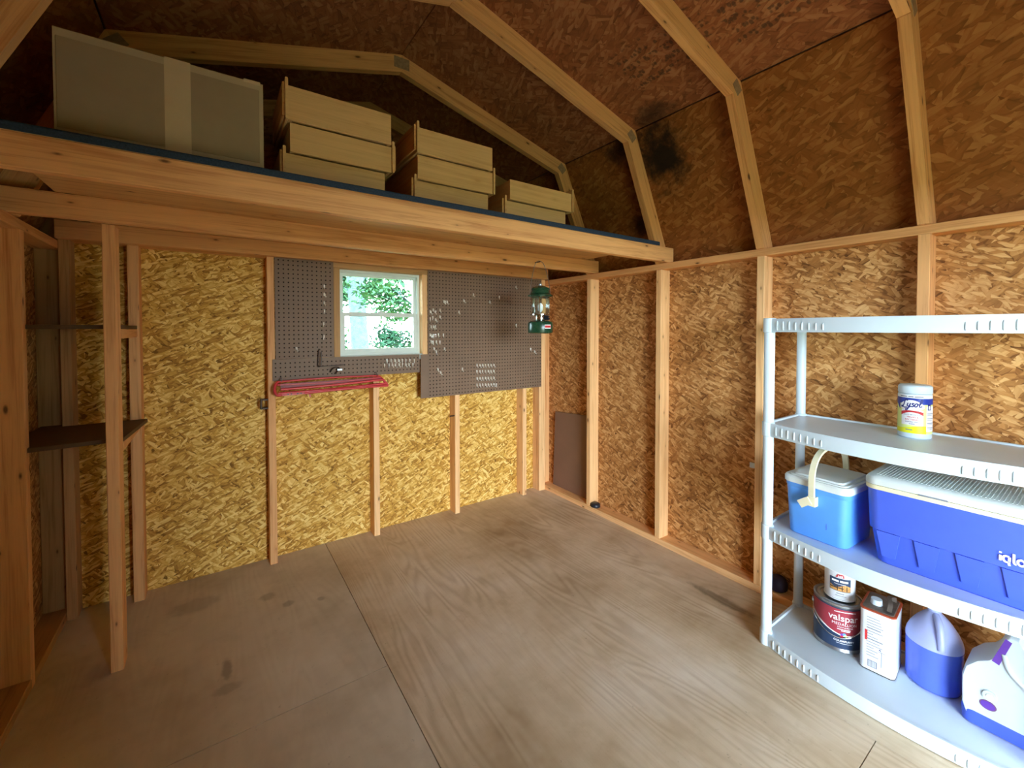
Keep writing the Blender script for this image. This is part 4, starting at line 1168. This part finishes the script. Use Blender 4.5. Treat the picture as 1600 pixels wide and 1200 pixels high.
build('bottom_seam', *loft([(-.0001, dx+.001, dy+.001, .017), (.003, dx+.0035, dy+.0035, .018)]), 'dark_metal', tn, smooth=40)
pf_ = on_plane((-dx/2-.0008, 0, 0), (0, -1, 0), (0, 0, 1))
rn = random.Random(5)
for k in range(15):
    z = .205 - k*.0105
    w = rn.uniform(.018, .050)
    decal('label_print', patch(z, z+(.0022 if k not in (4, 8) else .0038), -.030, -.030+w, 2), pf_, 'ink_grey', tn)
decal('barcode_box', patch(.016, .042, -.026, .002, 2), pf_, 'ink_grey', tn)
pf2 = on_plane((-dx/2-.0012, 0, 0), (0, -1, 0), (0, 0, 1))
for k in range(7): decal('barcode_gap', patch(.018, .040, -.0235+k*.0034, -.0222+k*.0034, 1), pf2, 'ink_white', tn)
decal('label_line', patch(.030, .088, .014, .0155, 2), pf_, 'ink_grey', tn)
decal('label_line', patch(.086, .0875, .004, .026, 2), pf_, 'ink_grey', tn)
decal('label_patch', patch(.115, .155, -.0355, -.0275, 2), pf_, 'ink_red', tn)
decal('label_arrow', ([(.006, .094), (.014, .090), (.010, .098)], [(0, 1, 2)]), pf_, 'ink_navy', tn)

# ---- round jug of blue fluid
jg = thing('fluid_jug', 'round translucent jug filled with blue fluid, white cap', 'jug', (2.172, .385, zb_))
L2(jg, 'jug_body', [(.066, 0), (.074, .004), (.077, .012), (.078, .150), (.0785, .156)], 'liquid_blue', 36, 50)
L2(jg, 'shoulder', [(.0785, .1565), (.0788, .166), (.076, .180), (.066, .205), (.050, .232), (.034, .252), (.022, .264), (.018, .270)], 'jug_pale', 36, 50)
L2(jg, 'neck', [(.018, .270), (.018, .279)], 'jug_pale', 24, 50)
L2(jg, 'cap', [(.0215, .279), (.0225, .282), (.0225, .300), (.019, .303)], 'white_plastic', 24, 40)
a = math.atan2(-.388, -2.175)+.25
ca, sa = math.cos(a), math.sin(a)
build('handle', *tube(smooth_path([(.012*ca, .012*sa, .262), (.048*ca, .048*sa, .250), (.068*ca, .068*sa, .215), (.078*ca, .078*sa, .168)], 5), [.011]*16, 10), 'jug_pale', jg, smooth=60)

# ---- white detergent bottle with a blue base
db = thing('detergent_bottle', 'white detergent bottle with purple label strip and blue base', 'bottle', (2.120, .158, zb_))
prof = [(.128, .030), (.137, .060), (.138, .150), (.130, .188), (.104, .222), (.078, .240), (.062, .264), (.050, .300), (.042, .332), (.032, .342), (.014, .340), (.002, .318), (-.016, .285), (-.045, .258), (-.070, .225), (-.086, .150), (-.086, .030)]
def bottle_loft(prof, xs):
    v, f = [], []
    cy = sum(p[0] for p in prof)/len(prof); cz = .13
    n = len(prof)
    for x, s in xs: v += [(x, cy+(y-cy)*s, cz+(z-cz)*s) for y, z in prof]
    for i in range(len(xs)-1):
        for k in range(n): f.append((i*n+k, (i+1)*n+k, (i+1)*n+(k+1) % n, i*n+(k+1) % n))
    f += [tuple(range(n)), tuple(range((len(xs)-1)*n, len(xs)*n))[::-1]]
    return v, f
v, f = bottle_loft(prof, [(-.072, .955), (-.069, .975), (-.062, .99), (-.05, 1.0), (.05, 1.0), (.066, .98), (.072, .955)])
build('body', v, f, 'white_plastic', db, smooth=38)
build('base', *loft([(0, .130, .208, .020, 0, .026), (.004, .146, .222, .026, 0, .026), (.040, .150, .228, .028, 0, .026), (.052, .140, .220, .026, 0, .026)]), 'royal_blue', db, smooth=40)
pd = on_plane((-.0728, 0, 0), (0, -1, 0), (0, 0, 1)); pd2 = on_plane((-.0736, 0, 0), (0, -1, 0), (0, 0, 1))
decal('purple_strip', ([(-.070, .240), (-.054, .234), (-.028, .322), (-.042, .328)], [(0, 1, 2, 3)]), pd, 'purple_label', db)
v, f = tube([(-.071, .072, .122), (-.078, .072, .122)], [.0175, .0165], 24); build('button', v, f, 'white_plastic', db, smooth=30)
v, f = tube([(-.078, .072, .122), (-.080, .072, .122)], [.009, .008], 20); build('button_centre', v, f, 'lid_white', db, smooth=30)
decal('logo_rim', disc2(-.076, .088, .0195, .0155), pd, 'purple_rim', db)
decal('logo_disc', disc2(-.076, .088, .0165, .0125), pd2, 'purple_label', db)
build('grip_ridge', *tube(smooth_path([(-.070, .044, .275), (-.074, .034, .235), (-.074, .010, .205), (-.072, -.04, .165), (-.07, -.08, .11)], 5), .007, 8), 'white_plastic', db, smooth=60)
